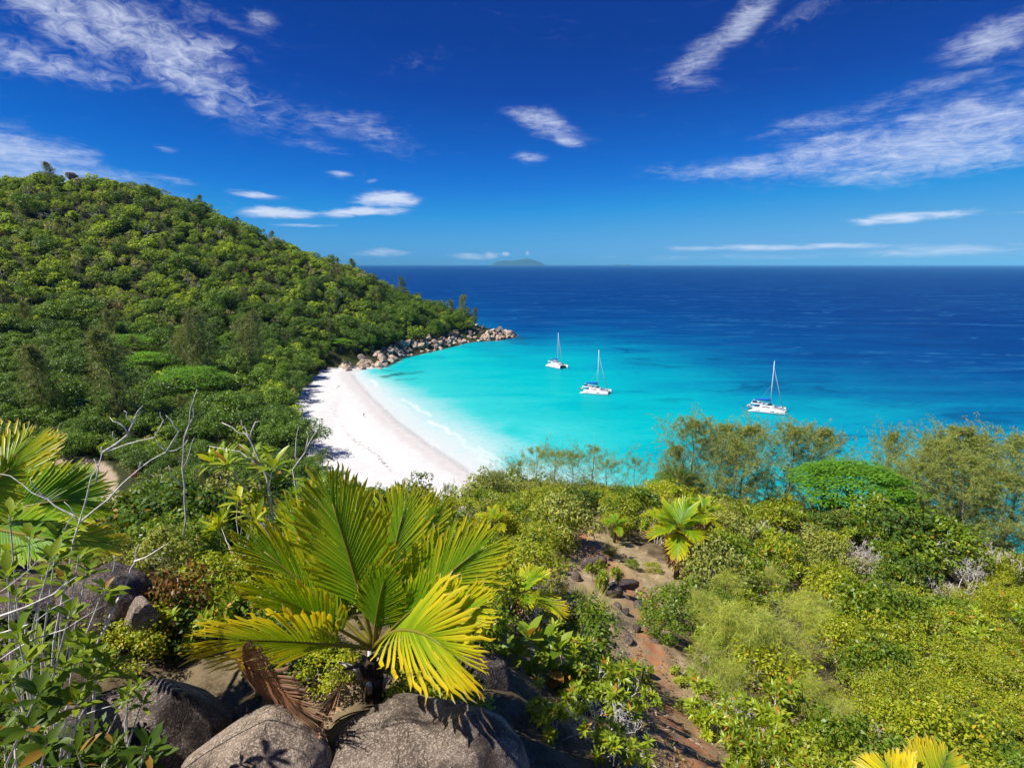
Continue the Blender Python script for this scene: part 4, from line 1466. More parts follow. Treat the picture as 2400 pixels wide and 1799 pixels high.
# round dark trees that overhang the sand
rt = [tree_round(M_VALLEY, M_BARK, 5.0, 7.2, 60, 110, .34, 60 + k, rc=.3) for k in range(2)]
for i, (px, py, s_, ph) in enumerate(((625, 1010, 1.25, 'broad round tree overhanging the sand'), (690, 1030, .62, 'small bright round bush at the sand edge'), (660, 915, 1.2, 'dark rounded tree reaching out over the upper beach'),
                                      (560, 985, 1.2, 'round tree behind the broad one at the beach'), (720, 905, .8, 'low tree whose branch hangs over the sand'), (170, 1075, 1.15, 'dark round tree at the top of the lawn'), (215, 1040, 1.2, 'taller dark tree behind the lawn'), (738, 1098, .55, 'bushy tree at the foot of the sand palm'), (785, 1135, .5, 'round bush below the sand palm'), (690, 1085, .7, 'leafy tree just inland of the sand palm'), (720, 1120, .7, 'leafy tree below the pale twiggy stem'))):
    g = ground(px, py)
    o = plant('broadleaf_tree', (('crown', rt[i % 2][0]), ('trunk', rt[i % 2][1])), g - np.array([0, 0, .3]), i * 1.9, s_)
    tag(o, ph, 'tree', 'round trees at the edge of the sand')
mark('the lawn', 200, 1130); mark('the overhanging beach trees', 660, 960); mark('the summit rock', 175, 405); mark('the rocky point', 1130, 780); mark('the far corner of the beach', 790, 860)
mark('the boulders at the point', 1150, 790); mark('the boulders midway along the headland', 1010, 815); mark('the pale slabs near the point', 1100, 795); mark('the boulders by the beach corner', 880, 850); mark('the fallen bleached trunks', 980, 803); mark('the highest shore boulders', 915, 822)
mark('the dead grey hillside tree', 788, 683); mark('the driftwood on the sand', 790, 908)
# leafless grey tree on the hillside
dt = thicket_dead(M_TWIG, 7.0, 5, 5, (2, 3), .5, 3, .12, .035)
g = ground(788, 705)
o = link('dead_tree', dt, None, g, (0, 0, .4), 1.15); tag(o, 'leafless pale grey tree on the headland slope', 'tree')

# ------------------------------------------------------------------ boulders of the headland shore and the summit
M_ROCKS = rock_mat('granite_shore', (.42, .30, .21), (.66, .54, .44), (.70, .66, .60), .25, 6.0, .2, .6, .15)
M_ROCKD = rock_mat('granite_dark', (.13, .105, .09), (.24, .20, .175), (.4, .36, .32), .25, 6.0, .2, .6, .15)
shb = [boulder_mesh('boulder', M_ROCKS, 100 + k, (1, rng.uniform(.75, 1.05), rng.uniform(.55, .85)), 3, .28, 1.4, cuts=13, hr=(.42, .8)) for k in range(6)]
shd = [boulder_mesh('boulder', M_ROCKD, 120 + k, (1, .9, rng.uniform(.7, .95)), 3, .28, 1.4, cuts=12, hr=(.45, .8)) for k in range(3)]
rocks = []
seg = SHORE[6:17]
cl_ = np.concatenate([[0], np.cumsum(np.linalg.norm(np.diff(seg, axis=0), axis=1))])
for k in range(520):
    s = rng.uniform(0, cl_[-1] - 4)
    x = np.interp(s, cl_, seg[:, 0]); y = np.interp(s, cl_, seg[:, 1])
    j = np.searchsorted(cl_, s) - 1; j = max(0, min(j, len(seg) - 2))
    n = seg[j + 1] - seg[j]; n = np.array([-n[1], n[0]]) / np.hypot(*n)      # seaward
    off = rng.uniform(-14, 1.0)
    sz = rng.uniform(.75, 1.85) * (1.25 if off < -2 else .9)
    if rng.uniform() < .16:
        sz *= 1.9
    if s < 45:
        sz *= 1.15
    rocks.append((x + n[0] * off, y + n[1] * off, sz, off))
# the big pale slabs of the point and single rocks standing in the water
for (px, py, sz) in ((1150, 790, 2.6), (1132, 785, 2.9), (1118, 782, 2.3), (1170, 793, 1.9), (1100, 795, 1.7), (910, 838, 2.8), (985, 833, 1.5), (1000, 835, 1.4), (890, 862, 1.7), (875, 858, 2.0), (850, 862, 1.9), (822, 864, 1.6), (1035, 818, 1.5), (1112, 757, 1.5), (1125, 765, 1.6), (915, 868, 1.1)):
    p = at_z(px, py, .8)
    rocks.append((p[0], p[1], sz, 0))
rocks = sorted(rocks, key=lambda r: -r[2])[:285]
for (x, y, sz, off) in rocks:
    z = land_z([(x, y)])[0]
    z = max(z, -.5)
    m = shd[rng.integers(3)] if (off < -9 and rng.uniform() < .6) else shb[rng.integers(6)]
    o = link('boulder', m, None, (x, y, z + sz * .22), rng.uniform(-.4, .4, 3) + np.array([0, 0, rng.uniform(0, 6)]), sz)
    reg(o, 'large shore boulder' if sz > 2.1 else 'shore boulder' if sz > 1.3 else 'small shore boulder', 'boulder', 'granite boulders along the headland shore', (x, y, z))
for i, (px, py, Y, s, ph) in enumerate(((168, 412, 424, 4.2, 'dark pointed rock on the summit of the hill'), (188, 424, 422, 5.0, 'broad dark rock just below the pointed summit rock'), (85, 432, 415, 3.4, 'grey rock on the skyline beside the summit'))):
    p = at_y(px, py, Y)
    o = link('boulder', shd[i], None, p - np.array([0, 0, .5]), (.2, .1, i), (s, s, s * (1.25 if i == 0 else .8)))
    tag(o, ph, 'boulder', 'rocks at the top of the hill')
for i, (px, py, s) in enumerate(((110, 560, 2.2), (290, 620, 2.6), (60, 700, 2.0), (420, 560, 1.8), (700, 640, 2.0), (345, 500, 1.7), (560, 640, 1.6))):
    p = ground(px, py)
    o = link('boulder', shd[i % 3], None, p + np.array([0, -1.0, 2.2]), (.2, .1, i), (s, s, s * .9))
    reg(o, 'grey granite outcrop among the hillside trees', 'boulder', 'rock outcrops on the hillside', p)
dt2 = thicket_dead(M_TWIG, 6.0, 8, 4, (2, 3), .45, 2, .10, .04)
for i, (px, py) in enumerate(((262, 660), (130, 520), (520, 560), (640, 720), (90, 600), (350, 560), (470, 690), (240, 520))):
    o = link('dead_tree', dt2, None, ground(px, py) + np.array([0, -1.5, 1.0]), (0, 0, i * 1.1), 1.0 + .15 * (i % 3))
    reg(o, 'bare pale snag among the hillside trees', 'tree', 'dead snags on the hillside', ground(px, py))
# a bleached fallen trunk lies across the headland boulders
for i, (a, b) in enumerate((((965, 796), (990, 812)), ((978, 797), (996, 811)))):
    A_, B_ = at_z(*a, 3.2), at_z(*b, 1.9)
    o = link('fallen_trunk', (lambda mb: (mb.add(*tube([A_ - A_, (B_ - A_) * .5 + np.array([0, 0, .3]), B_ - A_], [.28, .22, .12], 6)), mb.mesh('fallen_trunk', [M_TWIG]))[1])(MB()), None, A_)
    tag(o, ('longer' if i == 0 else 'shorter') + ' bleached fallen trunk lying across the headland boulders', 'log')
# ------------------------------------------------------------------ three catamarans at anchor
M_GEL = flat_mat('gelcoat_white', (.80, .80, .79), .25, .5)
M_GLS = flat_mat('tinted_window', (.025, .03, .035), .12, .6)
M_BLUE = flat_mat('sail_cover_blue', (.008, .10, .52), .7, .2, nz=.2)
M_ALU = flat_mat('mast_aluminium', (.72, .74, .75), .35, .5)
M_NET = flat_mat('trampoline_net', (.30, .31, .32), .8, .2)
M_WIRE = flat_mat('rigging_wire', (.45, .43, .42), .4, .5)
M_JIB = flat_mat('furled_jib', (.50, .36, .34), .8, .2)
M_RIB = flat_mat('dinghy_grey', (.55, .55, .54), .6, .3)
M_BOOT = flat_mat('antifouling', (.02, .03, .07), .6, .3)


def hull_mesh():
    X = np.array([-6.6, -6.2, -5.2, -4.0, -2, 0, 2, 4, 5.4, 6.2, 6.6])
    hb = np.array([.50, .62, .74, .80, .84, .84, .80, .66, .42, .20, .05])
    top = np.array([.42, .5, .95, 1.45, 1.55, 1.6, 1.66, 1.72, 1.78, 1.80, 1.80])
    kel = np.array([-.1, -.25, -.45, -.55, -.6, -.62, -.6, -.55, -.45, -.32, -.1])
    V = []
    for i in range(len(X)):
        for a in np.linspace(0, math.pi, 9):
            y = math.cos(a); s = math.sin(a)
            yy = hb[i] * np.sign(y) * abs(y) ** .55
            zz = top[i] + (kel[i] - top[i]) * s ** .75
            V.append((X[i], yy, zz))
    n = 9
    F = [(i * n + j, i * n + j + 1, (i + 1) * n + j + 1, (i + 1) * n + j) for i in range(len(X) - 1) for j in range(n - 1)]
    F += [(i * n, (i + 1) * n, (i + 1) * n + n - 1, i * n + n - 1) for i in range(len(X) - 1)]
    F += [(0 + j, n - 1 - j - 0, n - 2 - j, 1 + j) for j in range(4)]
    return np.array(V), np.array(F)


def loft_box(x0, x1, y, z0, z1, inset, front, back, crown=.12):
    """rounded deckhouse: base rectangle, smaller roof"""
    V, F = [], []
    rows = [(z0, 0), (z0 + (z1 - z0) * .55, .30), (z1 - .10, .75), (z1, 1.0)]
    for z, k in rows:
        xa, xb, yy = x0 + back * k, x1 - front * k, y - inset * k
        V += [(xa, -yy, z), (xa, 0, z + crown * (k > .9)), (xa, yy, z), ((xa + xb) / 2, yy, z), (xb - .5, yy * .96, z), (xb, yy * .55, z), (xb + .12, 0, z + crown * .6 * (k > .9)), (xb, -yy * .55, z), (xb - .5, -yy * .96, z), ((xa + xb) / 2, -yy, z)]
    n = 10
    for r in range(len(rows) - 1):
        F += [(r * n + j, r * n + (j + 1) % n, (r + 1) * n + (j + 1) % n, (r + 1) * n + j) for j in range(n)]
    b = (len(rows) - 1) * n
    F += [(b, b + 1, b + 3, b + 2)] if False else []
    F += [(b + 0, b + 9, b + 3, b + 2)] + [(b + 9, b + 8, b + 4, b + 3), (b + 8, b + 7, b + 5, b + 4)]
    return np.array(V), [np.array(F), np.array([(b + 7, b + 6, b + 5), (b + 0, b + 2, b + 1)])]


def one(mat, *pieces):
    mb = MB()
    for V, F in pieces:
        mb.add(V, F)
    return mb.mesh('piece', [mat])


HV, HF = hull_mesh()
BOAT = []
for s in (-1, 1):
    BOAT.append(('hull', one(M_GEL, (HV + np.array([0, 2.85 * s, 0]), HF)), [
        ('waterline_stripe', one(M_BOOT, (HV * np.array([.99, 1.012, .16]) + np.array([0, 2.85 * s, -.02]), HF))),
        ('porthole', one(M_GLS, box((-3.0, 2.85 * s + s * .80, .98), (1.5, .10, .24)))), ('porthole', one(M_GLS, box((2.0, 2.85 * s + s * .755, 1.02), (1.5, .14, .22))))]))
BOAT.append(('bridge_deck', one(M_GEL, box((-1.2, 0, 1.28), (7.2, 4.4, .62)), box((-3.2, 0, 1.66), (3.2, 6.4, .10)), box((1.2, 0, 1.68), (4.8, 6.3, .08))), []))
BOAT.append(('cabin', one(M_GEL, loft_box(-2.6, 2.9, 2.5, 1.66, 2.85, .45, 1.5, .1)), [
    ('window', one(M_GLS, box((-.4, -2.46, 2.26), (2.6, .10, .36)))), ('window', one(M_GLS, box((-.4, 2.46, 2.26), (2.6, .10, .36)))),
    ('window', one(M_GLS, box((2.62, 0, 2.16), (.12, 2.2, .34)))), ('hatch', one(M_GLS, box((1.5, -1.2, 2.9), (.6, .5, .05))))]))
BOAT.append(('bimini', one(M_GEL, loft_box(-6.0, -1.7, 2.35, 3.05, 3.30, .35, .5, .4), *[tube([(x, y, 1.6), (x, y, 3.1)], .05, 5) for x in (-5.4, -2.6) for y in (-2.0, 2.0)]), []))
BOAT.append(('crossbeam', one(M_ALU, tube([(5.5, -2.85, 1.75), (5.5, 0, 1.8), (5.5, 2.85, 1.75)], .10, 6)), []))
BOAT.append(('trampoline', one(M_NET, box((4.4, 0, 1.66), (2.1, 4.2, .02))), []))
BOAT.append(('mast', one(M_ALU, tube([(.9, 0, 2.8), (.9, 0, 12), (.9, 0, 20.2)], [.17, .15, .10], 8)), [
    ('spreader', one(M_ALU, tube([(.8, -1.3, 10.2), (.9, 0, 10.4), (.8, 1.3, 10.2)], .05, 5))),
    ('shroud', one(M_WIRE, tube([(.9, 0, 17.6), (.8, -1.3, 10.2), (.4, -2.9, 1.7)], .022, 4))), ('shroud', one(M_WIRE, tube([(.9, 0, 17.6), (.8, 1.3, 10.2), (.4, 2.9, 1.7)], .022, 4)))]))
BOAT.append(('boom', one(M_ALU, tube([(.8, 0, 4.05), (-5.4, 0, 4.25)], .11, 6)), [
    ('sail_cover', one(M_BLUE, tube([(.75, 0, 4.75), (-.3, 0, 4.78), (-2.4, 0, 4.62), (-4.9, 0, 4.45)], [.50, .48, .36, .20], 8))),
    ('stack_line', one(M_WIRE, tube([(.9, 0, 11), (-2.6, 0, 4.7)], .018, 4)))]))
BOAT.append(('forestay', one(M_JIB, tube([(5.5, 0, 1.9), (3.2, 0, 9.8), (.98, 0, 17.6)], [.13, .12, .05], 6)), []))
BOAT.append(('dinghy', one(M_RIB, tube([(-6.4, -1.5, 1.5), (-6.4, 1.0, 1.5), (-6.8, 1.6, 1.6)], .24, 7), tube([(-7.4, -1.5, 1.5), (-7.4, 1.0, 1.5), (-6.9, 1.6, 1.6)], .24, 7), box((-6.9, -.2, 1.42), (.9, 2.5, .12))), [('outboard', one(M_GLS, box((-6.9, -1.75, 1.75), (.4, .35, .6))))]))
BOAT.append(('railing', one(M_WIRE, *[tube([(-4.6, s * 3.55, 2.2), (0, s * 3.65, 2.3), (5.4, s * 3.2, 2.45)], .02, 4) for s in (-1, 1)], *[tube([(x, s * 3.55, 1.6), (x, s * 3.55, 2.3)], .02, 4) for s in (-1, 1) for x in (-4.5, -2, .5, 3)]), []))
BOAT.append(('solar_panel', one(M_GLS, box((-4.6, 0, 3.40), (1.2, 2.6, .04))), []))
for (px, py, head_, sc_, ph, extra) in ((1305, 860, -56, 1.02, 'white catamaran nearest the rocky headland, its bows turned towards the beach', 2), (1396, 921, -24, 1.03, 'white catamaran with a bright blue sail cover, the middle one of three', 0),
                                        (1798, 964, -30, 1.06, 'white catamaran anchored alone, closest to the near slope', 1)):
    p = at_z(px, py, 0)
    r = empty('catamaran', (p[0], p[1], .02), R(head_), sc_)
    tag(r, ph, 'catamaran', 'catamarans at anchor in the bay')
    for nm, me, subs in BOAT:
        if nm == 'dinghy' and extra == 2:
            continue
        o = link(nm, me, r)
        for sn, sm_ in subs:
            link(sn, sm_, o)
mark('the catamarans', 1390, 900)

# ------------------------------------------------------------------ a bather on the sand
M_SKIN = flat_mat('skin', (.42, .25, .17), .6, .3)
M_SWIM = flat_mat('dark_swimwear', (.03, .03, .05), .8, .2)
M_HAIR = flat_mat('dark_hair', (.03, .02, .015), .7, .2)
J = {'pel': (0, 0, .95, .13), 'bel': (0, 0, 1.1, .115), 'che': (0, .01, 1.32, .14), 'nek': (0, .01, 1.47, .055), 'hd0': (0, 0, 1.56, .075), 'hd1': (0, -.01, 1.66, .09), 'hd2': (0, 0, 1.73, .06),
     'shl': (-.17, 0, 1.40, .06), 'ell': (-.24, .02, 1.14, .042), 'wrl': (-.26, -.06, .92, .03), 'hal': (-.26, -.09, .82, .03),
     'shr': (.17, 0, 1.40, .06), 'elr': (.25, .04, 1.15, .042), 'wrr': (.27, -.02, .92, .03), 'har': (.27, -.05, .82, .03),
     'hil': (-.09, 0, .90, .095), 'knl': (-.10, -.06, .50, .06), 'anl': (-.10, .02, .09, .042), 'tol': (-.10, -.14, .03, .035),
     'hir': (.09, 0, .90, .095), 'knr': (.10, .02, .50, .06), 'anr': (.11, .12, .09, .042), 'tor': (.11, -.03, .03, .035)}
BN = [('pel', 'bel'), ('bel', 'che'), ('che', 'nek'), ('nek', 'hd0'), ('hd0', 'hd1'), ('hd1', 'hd2'), ('che', 'shl'), ('shl', 'ell'), ('ell', 'wrl'), ('wrl', 'hal'), ('che', 'shr'), ('shr', 'elr'), ('elr', 'wrr'), ('wrr', 'har'),
      ('pel', 'hil'), ('hil', 'knl'), ('knl', 'anl'), ('anl', 'tol'), ('pel', 'hir'), ('hir', 'knr'), ('knr', 'anr'), ('anr', 'tor')]
ks = list(J)
me = bpy.data.meshes.new('person')
me.from_pydata([J[k][:3] for k in ks], [(ks.index(a), ks.index(b)) for a, b in BN], [])
me.materials.append(M_SKIN)
p = ground(853, 977)
po = link('person', me, None, p, (0, 0, .5))
md = po.modifiers.new('skin', 'SKIN')
for i, k in enumerate(ks):
    me.skin_vertices[0].data[i].radius = (J[k][3], J[k][3])
me.skin_vertices[0].data[0].use_root = True
po.modifiers.new('sub', 'SUBSURF').levels = 1
tag(po, 'lone bather in dark swimwear walking on the white sand', 'person')
V, F = ico(2)
link('swimwear', mesh_np('swimwear', V * np.array([.155, .13, .11]) + np.array([0, 0, .93]), F, M_SWIM, smooth=True), po)
link('hair', mesh_np('hair', V * np.array([.10, .10, .085]) + np.array([0, .025, 1.70]), F, M_HAIR, smooth=True), po)

# ------------------------------------------------------------------ driftwood and the wrack line
for i, (px, py, hh, ph) in enumerate(((790, 908, 2.6, 'dark branching driftwood lying on the upper beach'), (752, 1024, 1.5, 'small dark driftwood in the tree shade on the sand'))):
    segs, _ = grow(31 + i, hh, .8, 3, (2, 3), .10, stems=2)
    me = seg_mesh('driftwood', segs, M_DRIFT, 5, 1, .03)
    o = link('driftwood', me, None, ground(px, py) + np.array([0, 0, .12]), (R(82), 0, R(80)), 1.0)
    tag(o, ph, 'driftwood')
mb = MB()
WL = [(775, 955), (800, 985), (815, 1012), (830, 1028), (850, 1040), (872, 1052), (892, 1070), (902, 1082), (918, 1098)]
for k in range(170):
    s = rng.uniform(0, len(WL) - 1.001); i = int(s); f = s - i
    x = WL[i][0] * (1 - f) + WL[i + 1][0] * f + rng.normal() * 2.5; y = WL[i][1] * (1 - f) + WL[i + 1][1] * f + rng.normal() * 2.0
    g = at_z(x, y, 1.3); g[2] = land_z([g[:2]])[0] + .02
    V, F = tube([g, g + rng.normal(size=3) * np.array([.22, .3, .02]), g + rng.normal(size=3) * np.array([.35, .4, .03])], rng.uniform(.015, .05), 4)
    mb.add(V, F)
tag(link('seaweed_debris', mb.mesh('seaweed_debris', [M_DRIFT])), kind='stuff')
# ------------------------------------------------------------------ foreground granite
M_GRAN = rock_mat('granite_foreground', (.15, .112, .085), (.27, .215, .17), (.46, .40, .34), 1.0, 95.0, .55, .9, .014, .75)
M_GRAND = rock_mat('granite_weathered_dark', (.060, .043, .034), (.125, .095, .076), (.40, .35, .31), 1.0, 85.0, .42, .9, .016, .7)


def fg_boulder(px, py, Y, size, seed, ph, mat, rot=(0, 0, 0), sub=5, cuts=5, amp=.14):
    me = boulder_mesh('boulder', mat, seed, size, sub, amp, 1.2, cuts=cuts, fine=.012)
    o = link('boulder', me, None, at_y(px, py, Y), rot)
    tag(o, ph, 'boulder', 'granite boulders in the foreground')
    return o


fg_boulder(980, 1905, 4.0, (.92, .85, .86), 3, 'pale rounded granite boulder under the big palm', M_GRAN, (.1, -.12, .3), amp=.22, cuts=4)
fg_boulder(600, 1835, 3.9, (.60, .55, .52), 5, 'small tan granite boulder with a cracked top beside the dead frond', M_GRAN, (0, .1, .9), amp=.22)
fg_boulder(345, 1775, 4.4, (.92, .62, .64), 21, 'large dark granite boulder with one steep shaded side', M_GRAND, (.2, -.45, .15), cuts=8, amp=.24)
fg_boulder(245, 1460, 6.2, (.60, .64, .62), 11, 'brown boulder behind the bare white branches', M_GRAND, (0, .1, .5), amp=.22)
fg_boulder(330, 1440, 5.9, (.17, .2, .22), 12, 'small knob of rock against the brown boulder', M_GRAN, (0, 0, .5), sub=4, amp=.2)
fg_boulder(40, 1510, 5.6, (.80, .7, .55), 13, 'dark boulder half hidden under the palm at the edge', M_GRAND, (0, .1, 1.5), amp=.22)
fg_boulder(1190, 1830, 4.9, (.36, .36, .30), 14, 'dark low stone beside the pale boulder', M_GRAND, (0, .1, .7), sub=4, amp=.2)
fg_boulder(1120, 1600, 6.2, (.40, .45, .42), 15, 'shaded boulder below the drooping yellow frond', M_GRAND, (0, .1, .2), sub=4, amp=.2)
fg_boulder(150, 1790, 3.6, (.5, .5, .4), 16, 'dark rock in the shade of the lower corner bushes', M_GRAND, (0, .1, .2), sub=4, amp=.2)
fg_boulder(720, 1790, 4.6, (.4, .4, .35), 17, 'dark rock in the gap between the two pale boulders', M_GRAND, (0, .1, 1.2), sub=4, amp=.2)
mark('the pale foreground boulder', 975, 1720); mark('the dark foreground boulder', 400, 1680)
for i, (px, py, sx, sy, sz, ry, ph) in enumerate(((1455, 1375, .75, .32, .20, .1, 'long flat dark slab beside the red track'), (1432, 1392, .5, .25, .2, .15, 'wedge-shaped dark stone below the flat slab'), (1378, 1335, .26, .26, .46, 0, 'upright dark stone at the head of the track'),
                                                  (1405, 1318, .38, .3, .2, 0, 'low dark stone behind the upright stone'), (1268, 1318, .32, .28, .26, 0, 'pale lichened stone by the small palm'), (1497, 1422, .30, .24, .17, 0, 'dark half-buried stone right on the track'),
                                                  (1462, 1437, .34, .14, .10, .2, 'thin dark stone below the half-buried one'), (1448, 1422, .16, .14, .10, 0, 'small round stone near the thin one'), (1492, 1475, .22, .12, .14, .3, 'tilted narrow stone on the track'),
                                                  (1512, 1578, .22, .2, .16, 0, 'dark pitted stone low on the track'), (1470, 1500, .2, .14, .08, 0, 'flat brown stone on bare soil'), (1535, 1505, .2, .14, .07, 0, 'flat stone at the bend of the track'),
                                                  (2105, 1728, .42, .32, .25, .1, 'dark boulder on the bare patch above the yellow fan palm'), (1975, 1690, .14, .1, .07, 0, 'small pale stone on the bare patch'), (1230, 1480, .4, .3, .25, 0, 'shaded rock behind the broad-leaved plant'),
                                                  (1330, 1460, .3, .22, .16, 0, 'brown rock in the shade of the small palm'), (1350, 1360, .2, .2, .25, 0, 'dark rounded stone above the slab'))):
    g = ground(px, py)
    me = boulder_mesh('stone', M_GRAND if i not in (4, 13) else M_GRAN, 300 + i, (sx, sy, sz), 3, .2, 1.3, cuts=7)
    o = link('stone', me, None, g + np.array([0, 0, sz * .25]), (0, ry, .5 + i * .1)); tag(o, ph, 'stone', 'stones around the red track')
mark('the red track', 1520, 1560); mark('the flat slab by the track', 1455, 1375)


# ------------------------------------------------------------------ fan-leaved palms
def blade_parts(root, bl, rb, nm='frond', dead=False):
    o = link(nm, bl.mesh(nm, [M_DEAD if dead else M_ATTR]), root)
    link('midrib', rb.mesh('midrib', [M_DEAD if dead else M_ATTR], True), o)
    return o


def px_palm(name, base, heart, fr, label, group, seed=0, nseg=34, cut0=.16):
    """palm whose leaves are laid out one by one"""
    bx = at_y(*base); hx = at_y(*heart)
    root = empty(name, bx)
    tag(root, label, 'palm', group)
    for k, (c, tpx, w, age, side, dead) in enumerate(fr):
        bl, rb = frond_latan(hx - bx, at_y(*c) - bx, at_y(*tpx) - bx, w, np.array(side, float), nseg, age, seed=seed + k, dead=dead, cut0=cut0)
        blade_parts(root, bl, rb, 'dead_frond' if dead else 'frond', dead)
    return root, bx, hx


FR = [((838, 1355, 5.0), (775, 1168, 5.0), .62, .46, (1, .1, .25), 0), ((905, 1360, 5.2), (945, 1200, 5.4), .56, .42, (1, 0, -.2), 0), ((985, 1390, 5.1), (1120, 1290, 5.1), .60, .48, (.5, -.3, -1), 0),
      ((990, 1435, 5.5), (1125, 1350, 5.7), .52, .30, (.35, -.5, -1), 0), ((755, 1400, 5.2), (610, 1285, 5.2), .62, .48, (.6, -.3, .9), 0), ((750, 1445, 4.7), (640, 1395, 4.5), .54, .42, (.3, -.6, 1), 0),
      ((730, 1500, 4.5), (550, 1500, 4.2), .66, .72, (.1, -.6, 1), 0), ((940, 1425, 4.55), (1058, 1530, 4.2), .64, .74, (.75, -.4, .7), 0), ((880, 1430, 4.8), (900, 1360, 4.75), .34, .2, (1, -.3, 0), 0),
      ((945, 1440, 4.75), (1005, 1400, 4.65), .38, .25, (.6, -.5, -.8), 0), ((930, 1335, 5.5), (1015, 1205, 5.7), .50, .48, (.8, 0, -.6), 0),
      ((795, 1370, 5.4), (690, 1215, 5.5), .50, .46, (.9, -.1, .5), 0), ((985, 1450, 4.8), (1110, 1425, 4.6), .46, .55, (.2, -.6, -1), 0)]
root, bx, hx = px_palm('fan_palm', (872, 1625, 5.0), (875, 1520, 5.0), FR, 'big fan palm with glossy yellow-green fronds growing behind the pale boulder', 'fan palms on the near slope', 40, 29, cut0=.30)
mb = MB(); mb.add(*tube([np.array([0, 0, -.5]), (hx - bx) * .35, (hx - bx) * .8], [.13, .115, .06], 9)); link('trunk', mb.mesh('trunk', [M_FIBRE], True), root)
for k in range(9):                                  # old leaf bases round the short trunk
    a = k * 2.4; d = np.array([math.cos(a), math.sin(a), 0])
    z0 = .05 + .04 * k
    mb = MB(); mb.add(*tube([d * .06 + (0, 0, z0 - .1), d * .14 + (0, 0, z0 + .10), d * (.22 + .02 * k) + (0, 0, z0 + .20)], [.035, .028, .008], 5))
    link('leaf_base', mb.mesh('leaf_base', [M_FIBRE if k % 2 else M_TWIG], True), root)
for k, (b, c, tpx, w) in enumerate((((540, 1528, 4.5), (610, 1585, 4.3), (688, 1650, 4.1), .56), ((800, 1600, 4.7), (770, 1660, 4.3), (735, 1720, 4.15), .26), ((1010, 1680, 4.7), (1090, 1700, 4.7), (1150, 1722, 4.75), .16))):
    B_ = at_y(*b)
    r = empty('dead_palm_leaf', B_)
    tag(r, ('broad brown dead palm leaf leaning on the boulders', 'crumpled grey-brown dead palm leaf hanging by the trunk', 'narrow dead palm leaf lying by the pale boulder')[k], 'palm leaf', 'dead palm leaves')
    bl, rb = frond_latan(B_ - B_, at_y(*c) - B_, at_y(*tpx) - B_, w, np.array((.6, -.5, .5)), 30, .5, .9, .12, 90 + k, .02, .2, dead=True)
    link('blade', bl.mesh('blade', [M_DEAD]), r); link('midrib', rb.mesh('midrib', [M_DEAD], True), r)
mark('the big fan palm', 860, 1350); mark('the brown dead palm leaf', 620, 1600)

FL = [((-25, 1125, 4.7), (55, 1045, 5.1), .50, .55, (1, 0, -.5), 0), ((-35, 1150, 4.0), (25, 1095, 3.8), .34, .45, (1, -.2, -.5), 0), ((60, 1175, 4.3), (185, 1170, 4.6), .44, .22, (.1, -.5, -1), 0), ((90, 1255, 4.5), (262, 1272, 4.9), .32, .62, (0, -.8, -.7), 0),
      ((-120, 1150, 4.4), (-160, 1050, 4.6), .5, .4, (1, 0, .3), 0), ((20, 1180, 4.9), (110, 1120, 5.4), .42, .3, (.6, -.3, -.8), 0), ((40, 1250, 4.0), (130, 1265, 3.9), .32, .15, (0, -.7, -.7), 0)]
root, bx, hx = px_palm('fan_palm', (-70, 1440, 4.5), (-70, 1225, 4.5), FL, 'shaded fan palm at the edge with orange-tipped fronds beside bare branches', 'fan palms on the near slope', 60, 28)
mb = MB(); mb.add(*tube([np.array([0, 0, -.8]), (hx - bx) * .5, (hx - bx)], [.13, .12, .06], 8)); link('trunk', mb.mesh('trunk', [M_FIBRE], True), root)
mark('the palm at the left edge', 60, 1120)
FQ = [((2110, 1850, 4.1), (2075, 1785, 4.55), .36, .74, (1, -.2, .35), 0), ((2190, 1840, 4.2), (2222, 1765, 4.7), .40, .70, (1, -.2, -.3), 0), ((2240, 1930, 4.0), (2300, 1890, 4.0), .28, .5, (.6, -.3, -.8), 0), ((2080, 1940, 3.8), (2030, 1910, 3.7), .28, .6, (.6, -.3, .8), 0)]
root, bx, hx = px_palm('fan_palm', (2150, 2100, 4.0), (2150, 1930, 4.0), FQ, 'bright yellow fan palm cut off by the lower edge', 'fan palms on the near slope', 80, 24)
mb = MB(); mb.add(*tube([np.array([0, 0, -.8]), (hx - bx)], [.1, .06], 8)); link('trunk', mb.mesh('trunk', [M_FIBRE], True), root)
mark('the yellow palm at the lower edge', 2150, 1750)


